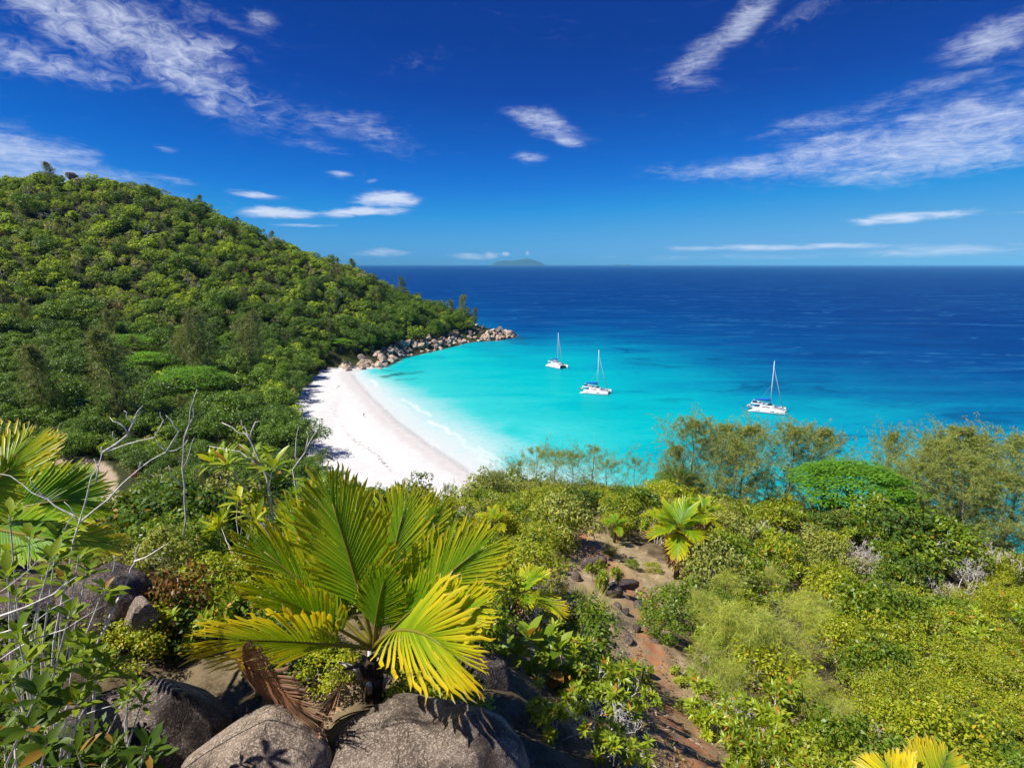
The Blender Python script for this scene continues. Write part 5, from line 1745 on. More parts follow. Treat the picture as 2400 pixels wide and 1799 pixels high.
def latan_palm(px, py, H_, L, n, seed, label, ages=(.2, .7), skirt=4, w=.42, nseg=20):
    g = ground(px, py)
    rs = np.random.default_rng(seed)
    root = empty('fan_palm', g)
    tag(root, label, 'palm', 'fan palms on the near slope')
    top = np.array([rs.normal() * .06 * H_, rs.normal() * .06 * H_, H_])
    mb = MB(); mb.add(*tube([(0, 0, -.4), top * .5, top], [.06 * L + .03, .055 * L + .02, .05 * L], 8)); link('trunk', mb.mesh('trunk', [M_FIBRE], True), root)
    for k in range(n):
        a = k * 2.399 + seed; q = (k + .5) / n
        elv = R(78 - 92 * q)
        d = np.array([math.cos(a) * math.cos(elv), math.sin(a) * math.cos(elv), math.sin(elv)])
        hz_ = np.array([math.cos(a), math.sin(a), 0])
        l = L * rs.uniform(.85, 1.1)
        c = top + d * l * .5 + np.array([0, 0, .10 * l]); e = top + d * l * .62 + hz_ * .22 * l + np.array([0, 0, -.16 * l * (q + .2)])
        bl, rb = frond_latan(top, c, e, w * l, np.cross(hz_, (0, 0, 1)), nseg, ages[0] + (ages[1] - ages[0]) * q, seed=seed * 50 + k)
        blade_parts(root, bl, rb)
    for k in range(skirt):
        a = k * 6.28 / max(skirt, 1) + seed
        hz_ = np.array([math.cos(a), math.sin(a), 0])
        c = top + hz_ * L * .26 + np.array([0, 0, -.05 * L]); e = top + hz_ * L * .27 + np.array([0, 0, -.88 * L])
        bl, rb = frond_latan(top - np.array([0, 0, .05]), c, e, w * L * .8, np.cross(hz_, (0, 0, 1)), 14, .6, seed=seed * 70 + k, dead=True, ragged=.25)
        blade_parts(root, bl, rb, 'dead_frond', True)
    return root


latan_palm(1222, 1462, .62, .82, 8, 4, 'small fan palm with a yellow drooping leaf to the right of the big palm', (.25, .75), 3, .46)
mark('the small fan palm', 1215, 1350)
latan_palm(1585, 1356, 2.15, 1.55, 14, 7, 'fan palm with a skirt of brown dead leaves above the bare slope', (.25, .6), 8, .44)
mark('the skirted fan palm', 1560, 1240)
latan_palm(1645, 1285, 1.9, 1.15, 10, 9, 'smaller fan palm standing just behind the skirted palm', (.25, .6), 5, .44)
latan_palm(1160, 1290, 1.2, .9, 8, 12, 'yellowish fan palm half hidden behind the big palm', (.45, .75), 2, .44)
latan_palm(2035, 1425, .35, 1.05, 7, 15, 'low dark green fan palm under the dead grey thicket', (.0, .2), 1, .44)
latan_palm(1440, 1270, .9, .8, 7, 18, 'slender young fan palm among shrubs near the head of the track', (.15, .4), 1, .4)
latan_palm(1925, 1330, .6, .8, 7, 23, 'dark young fan palm in the middle of the scrub', (.05, .3), 0, .42)

# ------------------------------------------------------------------ bare pale branches at the left
def branch_thing(name, lines, Y, label, r=.014, mat=None, cat='shrub'):
    root = None
    for k, ln in enumerate(lines):
        pts = [at_y(q[0], q[1], (q[2] if len(q) > 2 else Y)) for q in ln]
        P = []
        for a, b in zip(pts[:-1], pts[1:]):
            for f in (0, .5):
                P.append(a * (1 - f) + b * f)
        P.append(pts[-1])
        P = np.array(P); P[1:-1] += rng.normal(size=(len(P) - 2, 3)) * .006 * Y / 3.5
        if root is None:
            root = empty(name, P[0]); o0 = P[0]
        mb = MB(); s = r * (1.0 if k == 0 else .72 if k < 4 else .5)
        mb.add(*tube(P - o0, np.linspace(s, s * .28, len(P)), 6))
        link('stem' if k == 0 else 'branch', mb.mesh('branch', [mat or M_TWIG], True), root)
    tag(root, label, cat, 'leafless pale shrubs')
    return root


branch_thing('dead_shrub', [[(100, 1950), (110, 1620), (130, 1500), (165, 1310), (186, 1225), (215, 1120), (240, 1060)], [(240, 1060), (300, 1018), (312, 985), (335, 950)], [(186, 1225), (255, 1170), (325, 1095), (390, 1058), (430, 1045)],
                            [(186, 1225), (150, 1200), (110, 1170), (50, 1135), (-10, 1108)], [(240, 1060), (300, 1040), (360, 1025), (385, 985), (375, 965)], [(390, 1058), (415, 1010), (400, 985), (388, 972)], [(390, 1058), (372, 1040), (365, 1030)],
                            [(300, 1018), (280, 990), (258, 978)], [(325, 1095), (328, 1082)], [(110, 1170), (78, 1140), (70, 1120)], [(312, 985), (330, 965)], [(240, 1060), (238, 1045)], [(225, 1130), (232, 1100), (220, 1075)], [(150, 1245), (172, 1205), (150, 1175)],
                            [(270, 1030), (265, 1010)], [(430, 1045), (440, 1030)], [(312, 990), (296, 975), (290, 962)]], 3.6,
             'tall leafless shrub with forked pale branches in front of the lawn', .010)
mark('the tall bare pale shrub', 230, 1120)
branch_thing('dead_shrub', [[(215, 1720), (225, 1510), (270, 1420), (300, 1350), (315, 1315), (325, 1275)], [(315, 1315), (355, 1295), (395, 1272)], [(270, 1420), (292, 1390), (262, 1350), (268, 1300)]], 3.2, 'thin bare pale stem rising in front of the brown boulder', .010)
branch_thing('dead_shrub', [[(430, 1260), (435, 1170), (428, 1100), (430, 1025), (448, 960), (462, 912)], [(430, 1025), (452, 975), (456, 925)], [(428, 1100), (450, 1050), (456, 1025)], [(428, 1140), (400, 1115), (395, 1090)]], 6.5, 'straight bare pole-like stem beside the leafy yellow shrub', .011)
branch_thing('dead_shrub', [[(-20, 1450), (60, 1420), (130, 1390), (180, 1350)], [(-20, 1490), (80, 1455), (170, 1400)], [(-20, 1520), (60, 1440), (160, 1360)], [(-20, 1560), (70, 1500), (150, 1475), (240, 1420)], [(20, 1720), (110, 1700), (230, 1665), (300, 1640)],
                            [(-20, 1400), (60, 1340), (110, 1300)], [(30, 1760), (100, 1720), (190, 1690)], [(-20, 1600), (60, 1530)]], 2.7, 'tangle of thin bare twigs along the edge', .007)
branch_thing('dead_shrub', [[(640, 1200), (625, 1120), (588, 1030), (560, 1010), (520, 990)], [(588, 1030), (595, 990), (610, 985)], [(588, 1030), (572, 1005), (565, 985)], [(640, 1120), (600, 1085), (560, 1060), (490, 1045)], [(600, 1085), (590, 1060), (560, 1040)]], 8.0, 'grey forked twigs behind the rosette shrub', .02)
branch_thing('dead_shrub', [[(700, 1180), (690, 1100), (715, 1060), (735, 1020), (745, 1000)], [(700, 1090), (690, 1040), (700, 1000)], [(715, 1060), (725, 1030), (718, 1010)]], 11.0, 'pale twiggy stem against the upper beach', .022)

# ------------------------------------------------------------------ large-leaved bushes close by
M_BIG = leaf_mat('leaf_large_glossy', (.13, .22, .012), (.32, .40, .03), (.40, .20, .04), .03, trans=.42, rough=.45, spec=.25, objvar=.0)
M_BIGD = leaf_mat('leaf_large_shaded', (.05, .105, .008), (.13, .20, .016), (.35, .2, .03), .05, trans=.38, rough=.45, spec=.22, objvar=.0)  # leaf shade of the lower corner put into a darker leaf colour


def px_rosettes(name, spots, root_px, Y, n, L, wd, label, mat, dy=.35, jit=.25, group='large-leaved bushes close by'):
    rp = at_y(*root_px, Y)
    root = empty(name, rp)
    tag(root, label, 'shrub', group)
    tips, segs = [], []
    for (x, y) in spots:
        p = at_y(x, y, Y + rng.uniform(-dy, dy)) - rp
        m = p * .55 + rng.normal(size=3) * .05 + np.array([0, 0, .02]); m[2] = p[2] * .62
        d = nrm(p - m + np.array([0, 0, .15]))
        tips.append((p, d)); segs.append((np.array([p * 0 + rng.normal(size=3) * .02, p * .28 + rng.normal(size=3) * .02 + (0, 0, -.03), m, p]), np.array([.010, .008, .006, .0035])))
    mb = MB(); mb.add(*rosettes(tips, n, L, wd, True, .5, .07, .25, jit))
    link('foliage', mb.mesh('foliage', [mat], True), root)
    link('branches', seg_mesh('branches', segs, M_TWIG, 5, 1, .002), root)
    return root


px_rosettes('leafy_bush', [(22, 1205), (18, 1290), (70, 1255), (120, 1305), (185, 1300), (150, 1355), (205, 1330), (15, 1345), (100, 1345), (165, 1430), (245, 1375), (40, 1390), (135, 1260)], (90, 1900), 3.1, 10, .110, .36, 'bush of long green leaves in whorls under the edge palm', M_BIG)
px_rosettes('leafy_bush', [(200, 1510), (165, 1500), (90, 1500), (40, 1480), (130, 1620), (210, 1580), (150, 1560), (230, 1530), (100, 1590), (180, 1640), (60, 1540), (20, 1580), (120, 1660), (250, 1560)], (110, 1950), 2.9, 11, .115, .38, 'dense leafy bush in front of the dark boulder', M_BIG)
px_rosettes('leafy_bush', [(300, 1620), (335, 1640), (325, 1600), (290, 1640)], (280, 1800), 3.4, 9, .10, .30, 'sprig of upright narrow leaves against the dark boulder', M_BIG, .1)
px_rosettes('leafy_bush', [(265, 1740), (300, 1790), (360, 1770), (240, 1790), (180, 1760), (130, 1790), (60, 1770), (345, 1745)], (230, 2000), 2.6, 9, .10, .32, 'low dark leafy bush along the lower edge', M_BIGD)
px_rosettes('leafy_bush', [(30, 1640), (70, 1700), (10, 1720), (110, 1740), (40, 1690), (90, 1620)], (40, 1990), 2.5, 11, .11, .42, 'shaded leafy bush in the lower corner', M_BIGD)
mark('the leafy bush at the lower left', 150, 1560)
px_rosettes('broad_leaved_plant', [(1215, 1530), (1265, 1515), (1310, 1520), (1190, 1570), (1240, 1580), (1290, 1570), (1210, 1620), (1265, 1630), (1320, 1585), (1165, 1600), (1240, 1490), (1300, 1620), (1185, 1530)], (1245, 1720), 7.2, 7, .30, .50, 'plant with big glossy rounded leaves between the palm and the track', M_BIG, .25)
mark('the big glossy-leaved plant', 1250, 1560)
px_rosettes('rosette_shrub', [(495, 1080), (530, 1085), (605, 1085), (650, 1130), (590, 1070), (640, 1090), (520, 1070), (625, 1110)], (640, 1260), 8.2, 13, .30, .24, 'shrub with bright yellow-green star-like leaf whorls behind the big palm', M_ROS, .3)
px_rosettes('rosette_shrub', [(560, 1170), (580, 1200), (600, 1170), (515, 1225), (560, 1145), (600, 1215), (505, 1240)], (560, 1330), 8.0, 12, .26, .28, 'lower yellow-green shrub with drooping leaf whorls behind the palm', M_YEL, .4)
px_rosettes('rosette_shrub', [(690, 1160), (720, 1175), (750, 1170), (680, 1185), (730, 1145), (700, 1200)], (720, 1290), 7.4, 12, .24, .30, 'leafy shrub with orange flower stalks touching the big palm', M_GRN, .3)
mark('the star-leaved shrub', 570, 1110)

# ------------------------------------------------------------------ scrub of the near slope
SHR = {
    'small': [('small_leaved_shrub', [('foliage', a), ('branches', b)], 'dense yellow-green small-leaved shrub') for a, b in (shrub_small(M_YEL, M_TWIG, 1.0, 1.15, 46, 62, .085, 200 + k) for k in range(3))],
    'green': [('small_leaved_shrub', [('foliage', a), ('branches', b)], 'mid-green small-leaved shrub') for a, b in (shrub_small(M_GRN, M_TWIG, 1.0, 1.2, 40, 62, .10, 210 + k) for k in range(3))],
    'pale': [('small_leaved_shrub', [('foliage', a), ('branches', b)], 'pale olive shrub') for a, b in (shrub_small(M_PALE, M_TWIG, 1.05, 1.1, 40, 60, .09, 220 + k) for k in range(3))],
    'dark': [('small_leaved_shrub', [('foliage', a), ('branches', b)], 'dark green shrub') for a, b in (shrub_small(M_DARK, M_BARK, 1.0, 1.15, 40, 60, .11, 230 + k) for k in range(2))],
    'ros': [('rosette_shrub', [('foliage', a), ('branches', b)], 'star-leaved shrub on pale twigs') for a, b in (shrub_rosette(M_ROS, M_TWIG, 1.35, 240 + k, 12, .19, .30, 3, (2, 3), .62, 4, True) for k in range(4))],
    'fern': [('fern_shrub', [('foliage', a), ('branches', b)], 'low ferny yellow-green bush') for a, b in (shrub_small(M_YEL, M_BARK, 1.15, .75, 60, 75, .062, 250 + k, .45, .26, .6, .9) for k in range(3))],
    'dead': [('dead_shrub', [('branches', thicket_dead(M_TWIG, 1.35, 260 + k, 5, (2, 3), .75, 5, .022, .0045))], 'leafless grey twiggy shrub') for k in range(3)],
    'russet': [('small_leaved_shrub', [('foliage', a), ('branches', b)], 'brownish russet-leaved shrub') for a, b in (shrub_small(M_RED, M_BARKG, .9, .9, 30, 40, .09, 270 + k) for k in range(1))],
    'bigleaf': [('leafy_bush', [('foliage', a), ('branches', b)], 'dark large-leaved bush') for a, b in (shrub_small(M_BIGD, M_TWIG, .6, .6, 30, 22, .13, 280 + k, .42, .34) for k in range(2))],
    'tuft': [('sedge_tussock', [('blades', tussock(M_GRASS, .75, 190, .016))], 'arching yellow sedge tussock') for k in range(2)],
}


def put_shrub(kd, g, s, rz=None, phrase=None, zs=1.0):
    nm, parts, ph = SHR[kd][rng.integers(len(SHR[kd]))]
    o = plant(nm, parts, np.asarray(g) - np.array([0, 0, .06]), rng.uniform(0, 6.28) if rz is None else rz, (s, s, s * zs))
    o.rotation_euler[0] = rng.normal() * .08; o.rotation_euler[1] = rng.normal() * .08
    if phrase:
        tag(o, phrase, 'shrub', 'scrub on the near slope')
    else:
        reg(o, ph, 'grass tuft' if kd == 'tuft' else 'shrub', 'scrub on the near slope', g)
    return o


pts = []
for (r0, r1, stp) in ((6.3, 12, .95), (12, 20, 1.25), (20, 34, 1.75), (34, 50, 2.3)):
    xs = np.arange(-52, 60, stp); ys = np.arange(0, 52, stp)
    gx, gy = np.meshgrid(xs, ys)
    q = np.stack([gx.ravel(), gy.ravel()], 1) + rng.uniform(-.5, .5, (gx.size, 2)) * stp * .9
    rr_ = np.hypot(q[:, 0], q[:, 1])
    q = q[(rr_ >= r0) & (rr_ < r1)]
    pts.append(np.c_[q, np.full(len(q), stp)])
pts = np.concatenate(pts)
pz = land_z(pts[:, :2])
pp = to_px(np.c_[pts[:, :2], pz])
cnt = {}
CLEAR = [(1220, 1470, 85), (1250, 1600, 80), (1590, 1390, 60), (1645, 1300, 25), (1330, 1440, 60), (2035, 1440, 45), (300, 1560, 60)]      # round the palms and stones one should see
for (x, y, stp), z, (px, py, dep) in zip(pts, pz, pp):
    if not (-240 < px < 2640) or py > 1950 or dep < 5.5:
        continue
    bare = any(inside(np.array([[px, py]]), pl)[0] for pl in SOIL_PX)
    if seg_dist(np.array([[px, py]]), TRACK_PX)[0] < 40 or (bare and not (rng.uniform() < .18 and dep > 9)):
        continue
    if 1560 < px < 1960 and 1420 < py < 1720 and rng.uniform() < .45:
        continue                                            # kept for the feathery saplings
    if px < 1080 and dep < 6.6:
        continue                                            # the boulders' corner
    if 1080 < px < 1300 and py > 1400 and rng.uniform() < .5:
        continue
    if any((px - a_) ** 2 + (py - b_) ** 2 < c_ * c_ for a_, b_, c_ in CLEAR):
        continue
    u = rng.uniform()
    n_ = fbm(np.array([[x / 5.0, y / 5.0, 0]]), 51, 3)[0]
    if px > 1900 and py > 1400:
        kd = 'fern' if u < .58 else 'ros' if u < .70 else 'small' if u < .82 else 'green' if u < .92 else 'dead'
        if n_ > .25 and u < .5:
            continue
    elif px > 1560:
        kd = ['pale', 'ros', 'small', 'green', 'dead', 'dark', 'russet'][np.searchsorted(np.cumsum([.22 + .2 * n_, .26, .18 - .1 * n_, .14, .10, .07, .03]), u * .98)] if u < .98 else 'tuft'
        if 1950 < px < 2270 and 1270 < py < 1400 and rng.uniform() < .25:
            kd = 'dead'
        if px > 2050 and py < 1330 and rng.uniform() < .5:
            kd = 'green' if rng.uniform() < .6 else 'dark'
    elif px > 1080:
        kd = ['small', 'green', 'ros', 'dark', 'tuft', 'pale', 'dead'][min(6, np.searchsorted(np.cumsum([.34, .2, .2, .06, .08, .08, .04]), u))]
        if py > 1480:
            kd = 'ros' if u < .7 else 'green'
    else:
        kd = ['green', 'small', 'ros', 'dead', 'dark', 'russet', 'pale', 'tuft'][min(7, np.searchsorted(np.cumsum([.27, .19, .15, .12, .12, .06, .06, .03]), u))]
    s = stp * rng.uniform(.52, .85) * (1.0 if kd != 'tuft' else .7)
    if kd in ('ros', 'dead'):
        s *= .9
    for _ in range(5):
        tpx = to_px([(x, y, z + 1.15 * s)])[0]
        lim = sil_limit(tpx[0]) + 8
        if tpx[1] > lim and not (90 < px < 290 and tpx[1] < 1270 and y > 7):
            break
        s *= .75
    if s < .25:
        continue
    if px < 330 and py > 1330 and dep < 9:
        continue
    put_shrub(kd, (x, y, z), s, zs=rng.uniform(.9, 1.5) if py > 1230 else 1.0)
    cnt[kd] = cnt.get(kd, 0) + 1
print('scrub', cnt, sum(cnt.values()))
# shrubs one can pick out
for (kd, px, py, s, ph) in (('small', 1290, 1275, 1.55, 'broad domed yellow-green shrub behind the small fan palm'), ('small', 300, 1545, .42, 'low mound of shiny yellow leaves above the dark boulder'), ('small', 345, 1500, .45, 'mound of curled yellow-green leaves left of the lowest frond'),
                            ('small', 260, 1500, .36, 'small yellow leaf mound under the brown boulder'), ('tuft', 1700, 1335, 1.7, 'large drooping yellow sedge clump beside the skirted palm'), ('tuft', 1385, 1440, .9, 'upright sedge clump above the big glossy plant'),
                            ('tuft', 1280, 1300, 1.0, 'long-bladed sedge tussock behind the small palm'), ('tuft', 1430, 1300, .8, 'yellow sedge clump by the upright stone'), ('green', 1540, 1490, .62, 'stout leafy bush with a thick stem beside the track'),
                            ('ros', 1470, 1650, .55, 'narrow leafy bush growing on the lower track'), ('ros', 1660, 1720, .75, 'taller leafy bush right of the lower track'), ('ros', 1790, 1740, .95, 'pale-stemmed bush with tufted leaves below the feathery saplings'),
                            ('ros', 1420, 1700, .7, 'bush of stiff leaf whorls left of the red soil'), ('ros', 1380, 1640, .6, 'bush with pale narrow leaves beside the glossy plant'), ('ros', 1300, 1720, .5, 'dark leafy bush under the glossy plant'), ('ros', 1440, 1790, .5, 'dark glossy bush at the lower edge beside the red soil'),
                            ('ros', 1690, 1640, .6, 'upright leaf-whorl bush on the path bend'), ('dead', 1400, 1740, .6, 'dry grey twigs left of the red soil'), ('dead', 2080, 1370, 1.6, 'wide mat of dead grey branches'), ('dead', 2160, 1400, 1.5, 'dead grey thicket running down the slope'),
                            ('dead', 2020, 1340, 1.4, 'dead grey thicket above the dark palm'), ('dead', 1770, 1270, 1.5, 'pale bare shrub among the olive bushes'), ('dead', 2240, 1440, 1.2, 'lowest of the dead grey thickets'), ('green', 2180, 1330, 2.6, 'large green leafy shrub below the casuarinas'),
                            ('green', 2060, 1260, 2.2, 'broad dull green shrub beneath the umbrella tree'), ('ros', 2330, 1560, 1.5, 'big pale-stemmed bush at the edge of the ferny slope'), ('ros', 2380, 1480, 1.6, 'tall star-leaved bush at the far edge'),
                            ('small', 985, 1620, .42, 'yellow-green shrub behind the palm trunk'), ('small', 770, 1600, .38, 'bright small shrub between the palm trunk and dead leaf'), ('dark', 700, 1570, .5, 'dark shrub in the shade of the lowest frond'),
                            ('small', 1060, 1700, .45, 'low yellow shrub right of the pale boulder'), ('dark', 480, 1500, .6, 'dark shrub between the boulders')):
    g = ground(px, py)
    put_shrub(kd, g, s, phrase=ph)
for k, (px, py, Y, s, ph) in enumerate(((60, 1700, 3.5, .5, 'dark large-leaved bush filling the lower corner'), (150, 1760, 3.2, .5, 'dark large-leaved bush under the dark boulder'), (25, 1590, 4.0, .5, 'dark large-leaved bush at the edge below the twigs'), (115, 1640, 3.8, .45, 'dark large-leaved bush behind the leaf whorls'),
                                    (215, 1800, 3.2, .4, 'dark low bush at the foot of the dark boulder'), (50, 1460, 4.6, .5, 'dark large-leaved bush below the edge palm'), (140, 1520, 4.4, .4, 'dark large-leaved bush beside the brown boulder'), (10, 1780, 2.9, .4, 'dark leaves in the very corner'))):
    put_shrub('bigleaf', at_y(px, py, Y) - np.array([0, 0, .2]), s, phrase=ph)  # dark understorey added where leaf shade makes the corner dark
for k, px in enumerate(range(1140, 1530, 33)):
    Yk = 36 + (k * 7) % 5
    tpk = at_y(px, 1112 + (k * 37) % 34, Yk); gk = on_land(tpk[0], Yk)
    put_shrub(('pale', 'green', 'small')[k % 3], gk, max(.8, (tpk[2] - gk[2]) / 1.15 * .8), zs=1.25)
mark('the dead grey thicket', 2110, 1350); mark('the domed yellow shrub', 1290, 1200); mark('the sedge clump', 1700, 1310); mark('the ferny slope', 2150, 1550); mark('the pale olive bushes', 1800, 1200); mark('the far right edge', 2390, 1350)
mark('the shrubs left of the big palm', 420, 1280)

for k, (kd, px, py, s) in enumerate((('ros', 1330, 1330, .35), ('tuft', 1350, 1400, .5), ('ros', 1400, 1530, .4), ('tuft', 1560, 1400, .4), ('green', 1480, 1330, .35), ('small', 1530, 1340, .4), ('ros', 1610, 1600, .4),
                                     ('tuft', 1620, 1400, .5), ('tuft', 1450, 1590, .4), ('ros', 1360, 1480, .4), ('small', 1310, 1400, .4), ('ros', 1620, 1680, .35), ('green', 1290, 1480, .4), ('tuft', 1880, 1660, .4), ('tuft', 1990, 1690, .35), ('small', 1930, 1640, .35))):
    put_shrub(kd, ground(px, py), s)
# feathery young casuarinas in the middle of the slope
sap = [tree_casuarina(M_SAP, M_BARKG, 1.9, 1.05, 26, 7, 20, .28, .0085, 400 + k, .55, .08, .5, 0, .02, 1.0, .12) for k in range(3)]
for i, (px, py, s, ph) in enumerate(((1700, 1560, 1.15, 'tallest feathery casuarina sapling right of the track'), (1780, 1600, 1.2, 'wispy sapling in the middle of the feathery patch'), (1860, 1560, 1.15, 'wispy sapling beside the ferny slope'), (1660, 1500, .9, 'feathery sapling touching the track'),
                                     (1900, 1500, 1.1, 'feathery sapling above the ferny slope'), (1690, 1440, 1.0, 'highest of the small feathery saplings'),
                                     (1720, 1690, .75, 'low feathery sapling beside the lower track'), (1900, 1690, .65, 'small feathery sapling on the bare patch'), (1960, 1720, .5, 'smallest feathery tuft beside the dark boulder'), (1640, 1610, .7, 'short feathery sapling at the track bend'), (1800, 1420, 1.0, 'feathery sapling under the star-leaved scrub'))):
    g = ground(px, py)
    o = plant('casuarina_sapling', (('crown', sap[i % 3][0]), ('trunk', sap[i % 3][1])), g, i * 1.7, (s * .8, s * .8, s * .78))
    tag(o, ph, 'sapling', 'feathery casuarina saplings')
mark('the feathery saplings', 1780, 1520)

# tall casuarinas and the umbrella tree at the shoulder of the slope
big = [tree_casuarina(M_CASN, M_BARKG, 7, 3.1, 62, 12, 32, .19, .020, 500 + k, .55, .04, .45, .06, .07) for k in range(3)]
thin_c = [tree_casuarina(M_CASN, M_BARKG, 5, 3.4, 34, 11, 24, .24, .016, 520 + k, .9, .10, .35, .30, .05, 1, .16) for k in range(2)]
for i, (px, py, Y, wf, kd, ph) in enumerate(((1622, 985, 44, 1.0, 0, 'tall casuarina standing first in the row above the water'), (1690, 1000, 46, .95, 0, 'casuarina second in the row above the water'), (1770, 1005, 44, 1.1, 0, 'bushy casuarina in the middle of the row'),
                                             (1850, 1000, 45, 1.15, 0, 'widest casuarina of the row above the water'), (1925, 1012, 47, .8, 0, 'slim casuarina just left of the umbrella tree'), (2102, 1022, 43, .6, 0, 'slim pointed casuarina right of the umbrella tree'),
                                             (2180, 1035, 40, 1.0, 0, 'casuarina with a pale bare trunk'), (2240, 1010, 41, 1.15, 0, 'highest casuarina near the right edge'), (2310, 1035, 42, 1.1, 0, 'broad casuarina beside the highest one'), (2385, 1030, 40, 1.1, 0, 'casuarina cut by the right edge'),
                                             (1262, 1058, 40, .9, 1, 'sparse drooping casuarina against the shallows'), (1340, 1065, 38, 1.0, 1, 'open casuarina with a dark forked trunk'), (1205, 1085, 38, .8, 1, 'thin casuarina leaning over the sand'), (1420, 1080, 38, 1.0, 1, 'half-bare casuarina before the turquoise water'),
                                             (1490, 1075, 41, .8, 1, 'thin bare-topped casuarina beside the row'), (1050, 1140, 44, .6, 1, 'small casuarina tip against the white sand'), (1585, 1050, 43, .9, 0, 'short dense casuarina at the start of the row'), (1300, 1062, 35, 1.2, 1, 'low sparse casuarina between two taller ones'), (1380, 1055, 40, 1.1, 1, 'twiggy casuarina left of the half-bare one'), (1155, 1105, 35, 1.0, 1, 'leaning sparse casuarina at the sand corner'), (1730, 1035, 42, 1.1, 0, 'low dense casuarina filling the middle of the row'), (2150, 1090, 38, 1.2, 0, 'low bushy casuarina before the pale-trunked one'), (2280, 1075, 37, 1.3, 0, 'bushy casuarina in front of the highest one'), (2360, 1110, 36, 1.3, 0, 'dense low casuarina at the right edge'))):
    tp_ = at_y(px, py, Y); gz_ = on_land(tp_[0], Y)
    h_ = tp_[2] - gz_[2]
    c_, t_ = (big[i % 3] if kd == 0 else thin_c[i % 2]); h0 = 7 if kd == 0 else 5
    s = h_ / h0
    o = plant('casuarina_tree', (('crown', c_), ('trunk', t_)), gz_ - np.array([0, 0, .1]), i * 2.2, (s * wf, s * wf, s))
    tag(o, ph, 'tree', 'casuarinas along the shoulder of the near slope')
mark('the casuarina row', 1760, 1060); mark('the right-hand casuarinas', 2260, 1100); mark('the sparse casuarinas', 1330, 1110)
uc3, ut3 = tree_umbrella(M_UMB, M_BARK, 4.2, 9.5, 46, 330, .24)
for (px, py, Y, s, ph) in ((2005, 1092, 39, .95, 'spreading bright green umbrella tree between the casuarinas'), (1590, 1105, 45, .55, 'small flat-topped bright green tree before the casuarina row'), (2330, 1370, 34, .5, 'low flat-topped green tree at the right edge')):
    tp_ = at_y(px, py, Y); gz_ = on_land(tp_[0], Y)
    h_ = tp_[2] - gz_[2]
    o = plant('umbrella_tree', (('crown', uc3), ('trunk', ut3)), gz_, 1.0, (s, s, h_ / 9.5))
    tag(o, ph, 'tree', 'umbrella trees on the near slope')
mark('the spreading umbrella tree', 2005, 1110)
# leafy saplings against the sand
tw = [shrub_small(M_GRN, M_BARKG, 1.2, 2.6, 34, 36, .13, 600 + k, rc=.22) for k in range(2)]
for i, (px, py, Y, ph) in enumerate(((985, 1105, 26, 'slim leafy sapling against the white sand'), (940, 1125, 24, 'twiggy leafy sapling left of the slim one'), (1000, 1165, 22, 'rounder leafy bush below the slim sapling'), (1115, 1140, 24, 'leafy bush with dark leaves at the sand edge'), (880, 1135, 26, 'low leafy sapling above the palm fronds'))):
    tp_ = at_y(px, py, Y); gz_ = on_land(tp_[0], Y)
    h_ = tp_[2] - gz_[2]
    o = plant('leafy_sapling', (('foliage', tw[i % 2][0]), ('branches', tw[i % 2][1])), gz_, i, (h_ / 2.6 * .6, h_ / 2.6 * .6, h_ / 2.6))
    tag(o, ph, 'sapling', 'leafy saplings against the sand')

# ------------------------------------------------------------------ litter and short grass on the open soil
n = 4000
P_, D_, L_ = [], [], []
while len(P_) < n:
    pl = SOIL_PX[0] if rng.uniform() < .8 else SOIL_PX[1]
    x, y = rng.uniform(pl[:, 0].min(), pl[:, 0].max()), rng.uniform(pl[:, 1].min(), min(pl[:, 1].max(), 1800))
    if not inside(np.array([[x, y]]), pl)[0] or seg_dist(np.array([[x, y]]), TRACK_PX)[0] < 14:
        continue
    P_.append((x, y))
P_ = np.array(P_)
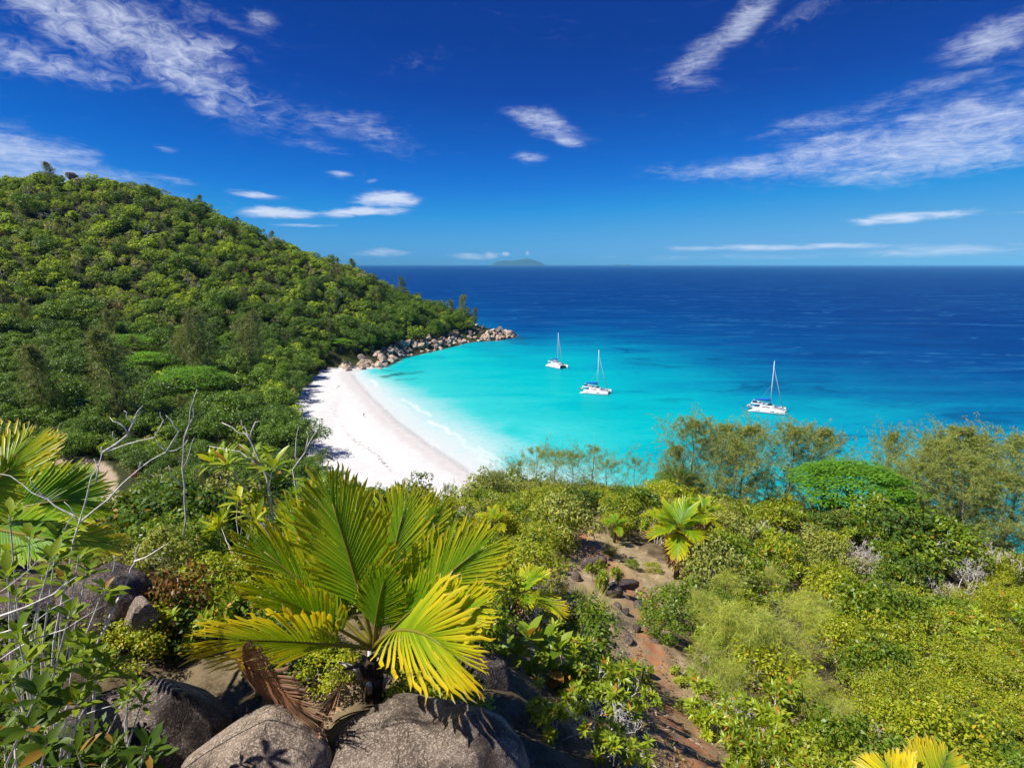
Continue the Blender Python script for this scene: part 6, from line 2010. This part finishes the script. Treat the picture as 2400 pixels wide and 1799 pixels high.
# cast on the slope with a coarse table, then settle each piece on the land
tab = {}
Q = []
for x, y in P_:
    k = (int(x // 36), int(y // 36))
    if k not in tab:
        tab[k] = ground(k[0] * 36 + 18, k[1] * 36 + 18)
    b = tab[k]
    sc_ = b[1] / FPX
    Q.append((b[0] + (x - k[0] * 36 - 18) * sc_, b[1] - (y - k[1] * 36 - 18) * sc_ * 2.0))
Q = np.array(Q); Qz = land_z(Q)
Q = np.c_[Q, Qz + .012]
half = n // 2
mb = MB()
D_ = nrm(np.c_[rng.normal(size=(half, 2)), rng.normal(size=half) * .15]); mb.add(*leaves_lo(Q[:half], D_, np.array([0, 0, 1.0]) + rng.normal(size=(half, 3)) * .3, rng.uniform(.05, .13, half), rng.uniform(.02, .05, half)))
M_LIT = leaf_mat('dry_leaf_litter', (.16, .095, .05), (.34, .24, .14), (.42, .36, .28), .2, trans=.05, rough=.8, spec=.15, objvar=0)
tag(link('leaf_litter', mb.mesh('leaf_litter', [M_LIT])), kind='stuff')
mb = MB()
D_ = nrm(np.c_[rng.normal(size=(half, 2)) * .6, np.ones(half)]); mb.add(*leaves_lo(Q[half:half * 2], D_, rand_dirs(half), rng.uniform(.05, .16, half), .012))
tag(link('grass', mb.mesh('grass', [M_GRASS])), kind='stuff')
# ------------------------------------------------------------------ word the labels of look-alikes by what they stand beside
_ones = ['first', 'second', 'third', 'fourth', 'fifth', 'sixth', 'seventh', 'eighth', 'ninth', 'tenth', 'eleventh', 'twelfth', 'thirteenth', 'fourteenth', 'fifteenth', 'sixteenth', 'seventeenth', 'eighteenth', 'nineteenth']
ORD = ['nearest'] + _ones[1:]
for tn_, te_ in (('twenty', 'twentieth'), ('thirty', 'thirtieth'), ('forty', 'fortieth'), ('fifty', 'fiftieth')):
    ORD += [te_] + [tn_ + '-' + q for q in _ones[:9]]
buckets = {}
for (o, ph, x, y) in REG:
    best = min(LANDMARKS, key=lambda m: (m[1] - x) ** 2 + (m[2] - y) ** 2)
    dx, dy = x - best[1], y - best[2]
    if abs(dx) > abs(dy) * 1.1:
        rel = 'right of' if dx > 0 else 'left of'
    else:
        rel = 'below' if dy > 0 else 'above'
    buckets.setdefault((ph, best[0], rel), []).append((math.hypot(dx, dy), o))
for (ph, lm, rel), v in buckets.items():
    v.sort(key=lambda q: q[0])
    for k, (d, o) in enumerate(v):
        if len(v) == 1:
            o['label'] = '%s %s %s' % (ph, rel, lm)
        elif k < len(ORD):
            o['label'] = '%s, %s one %s %s' % (ph, ORD[k], rel, lm)
        else:
            o['label'] = '%s, far %s %s' % (ph, rel, lm)
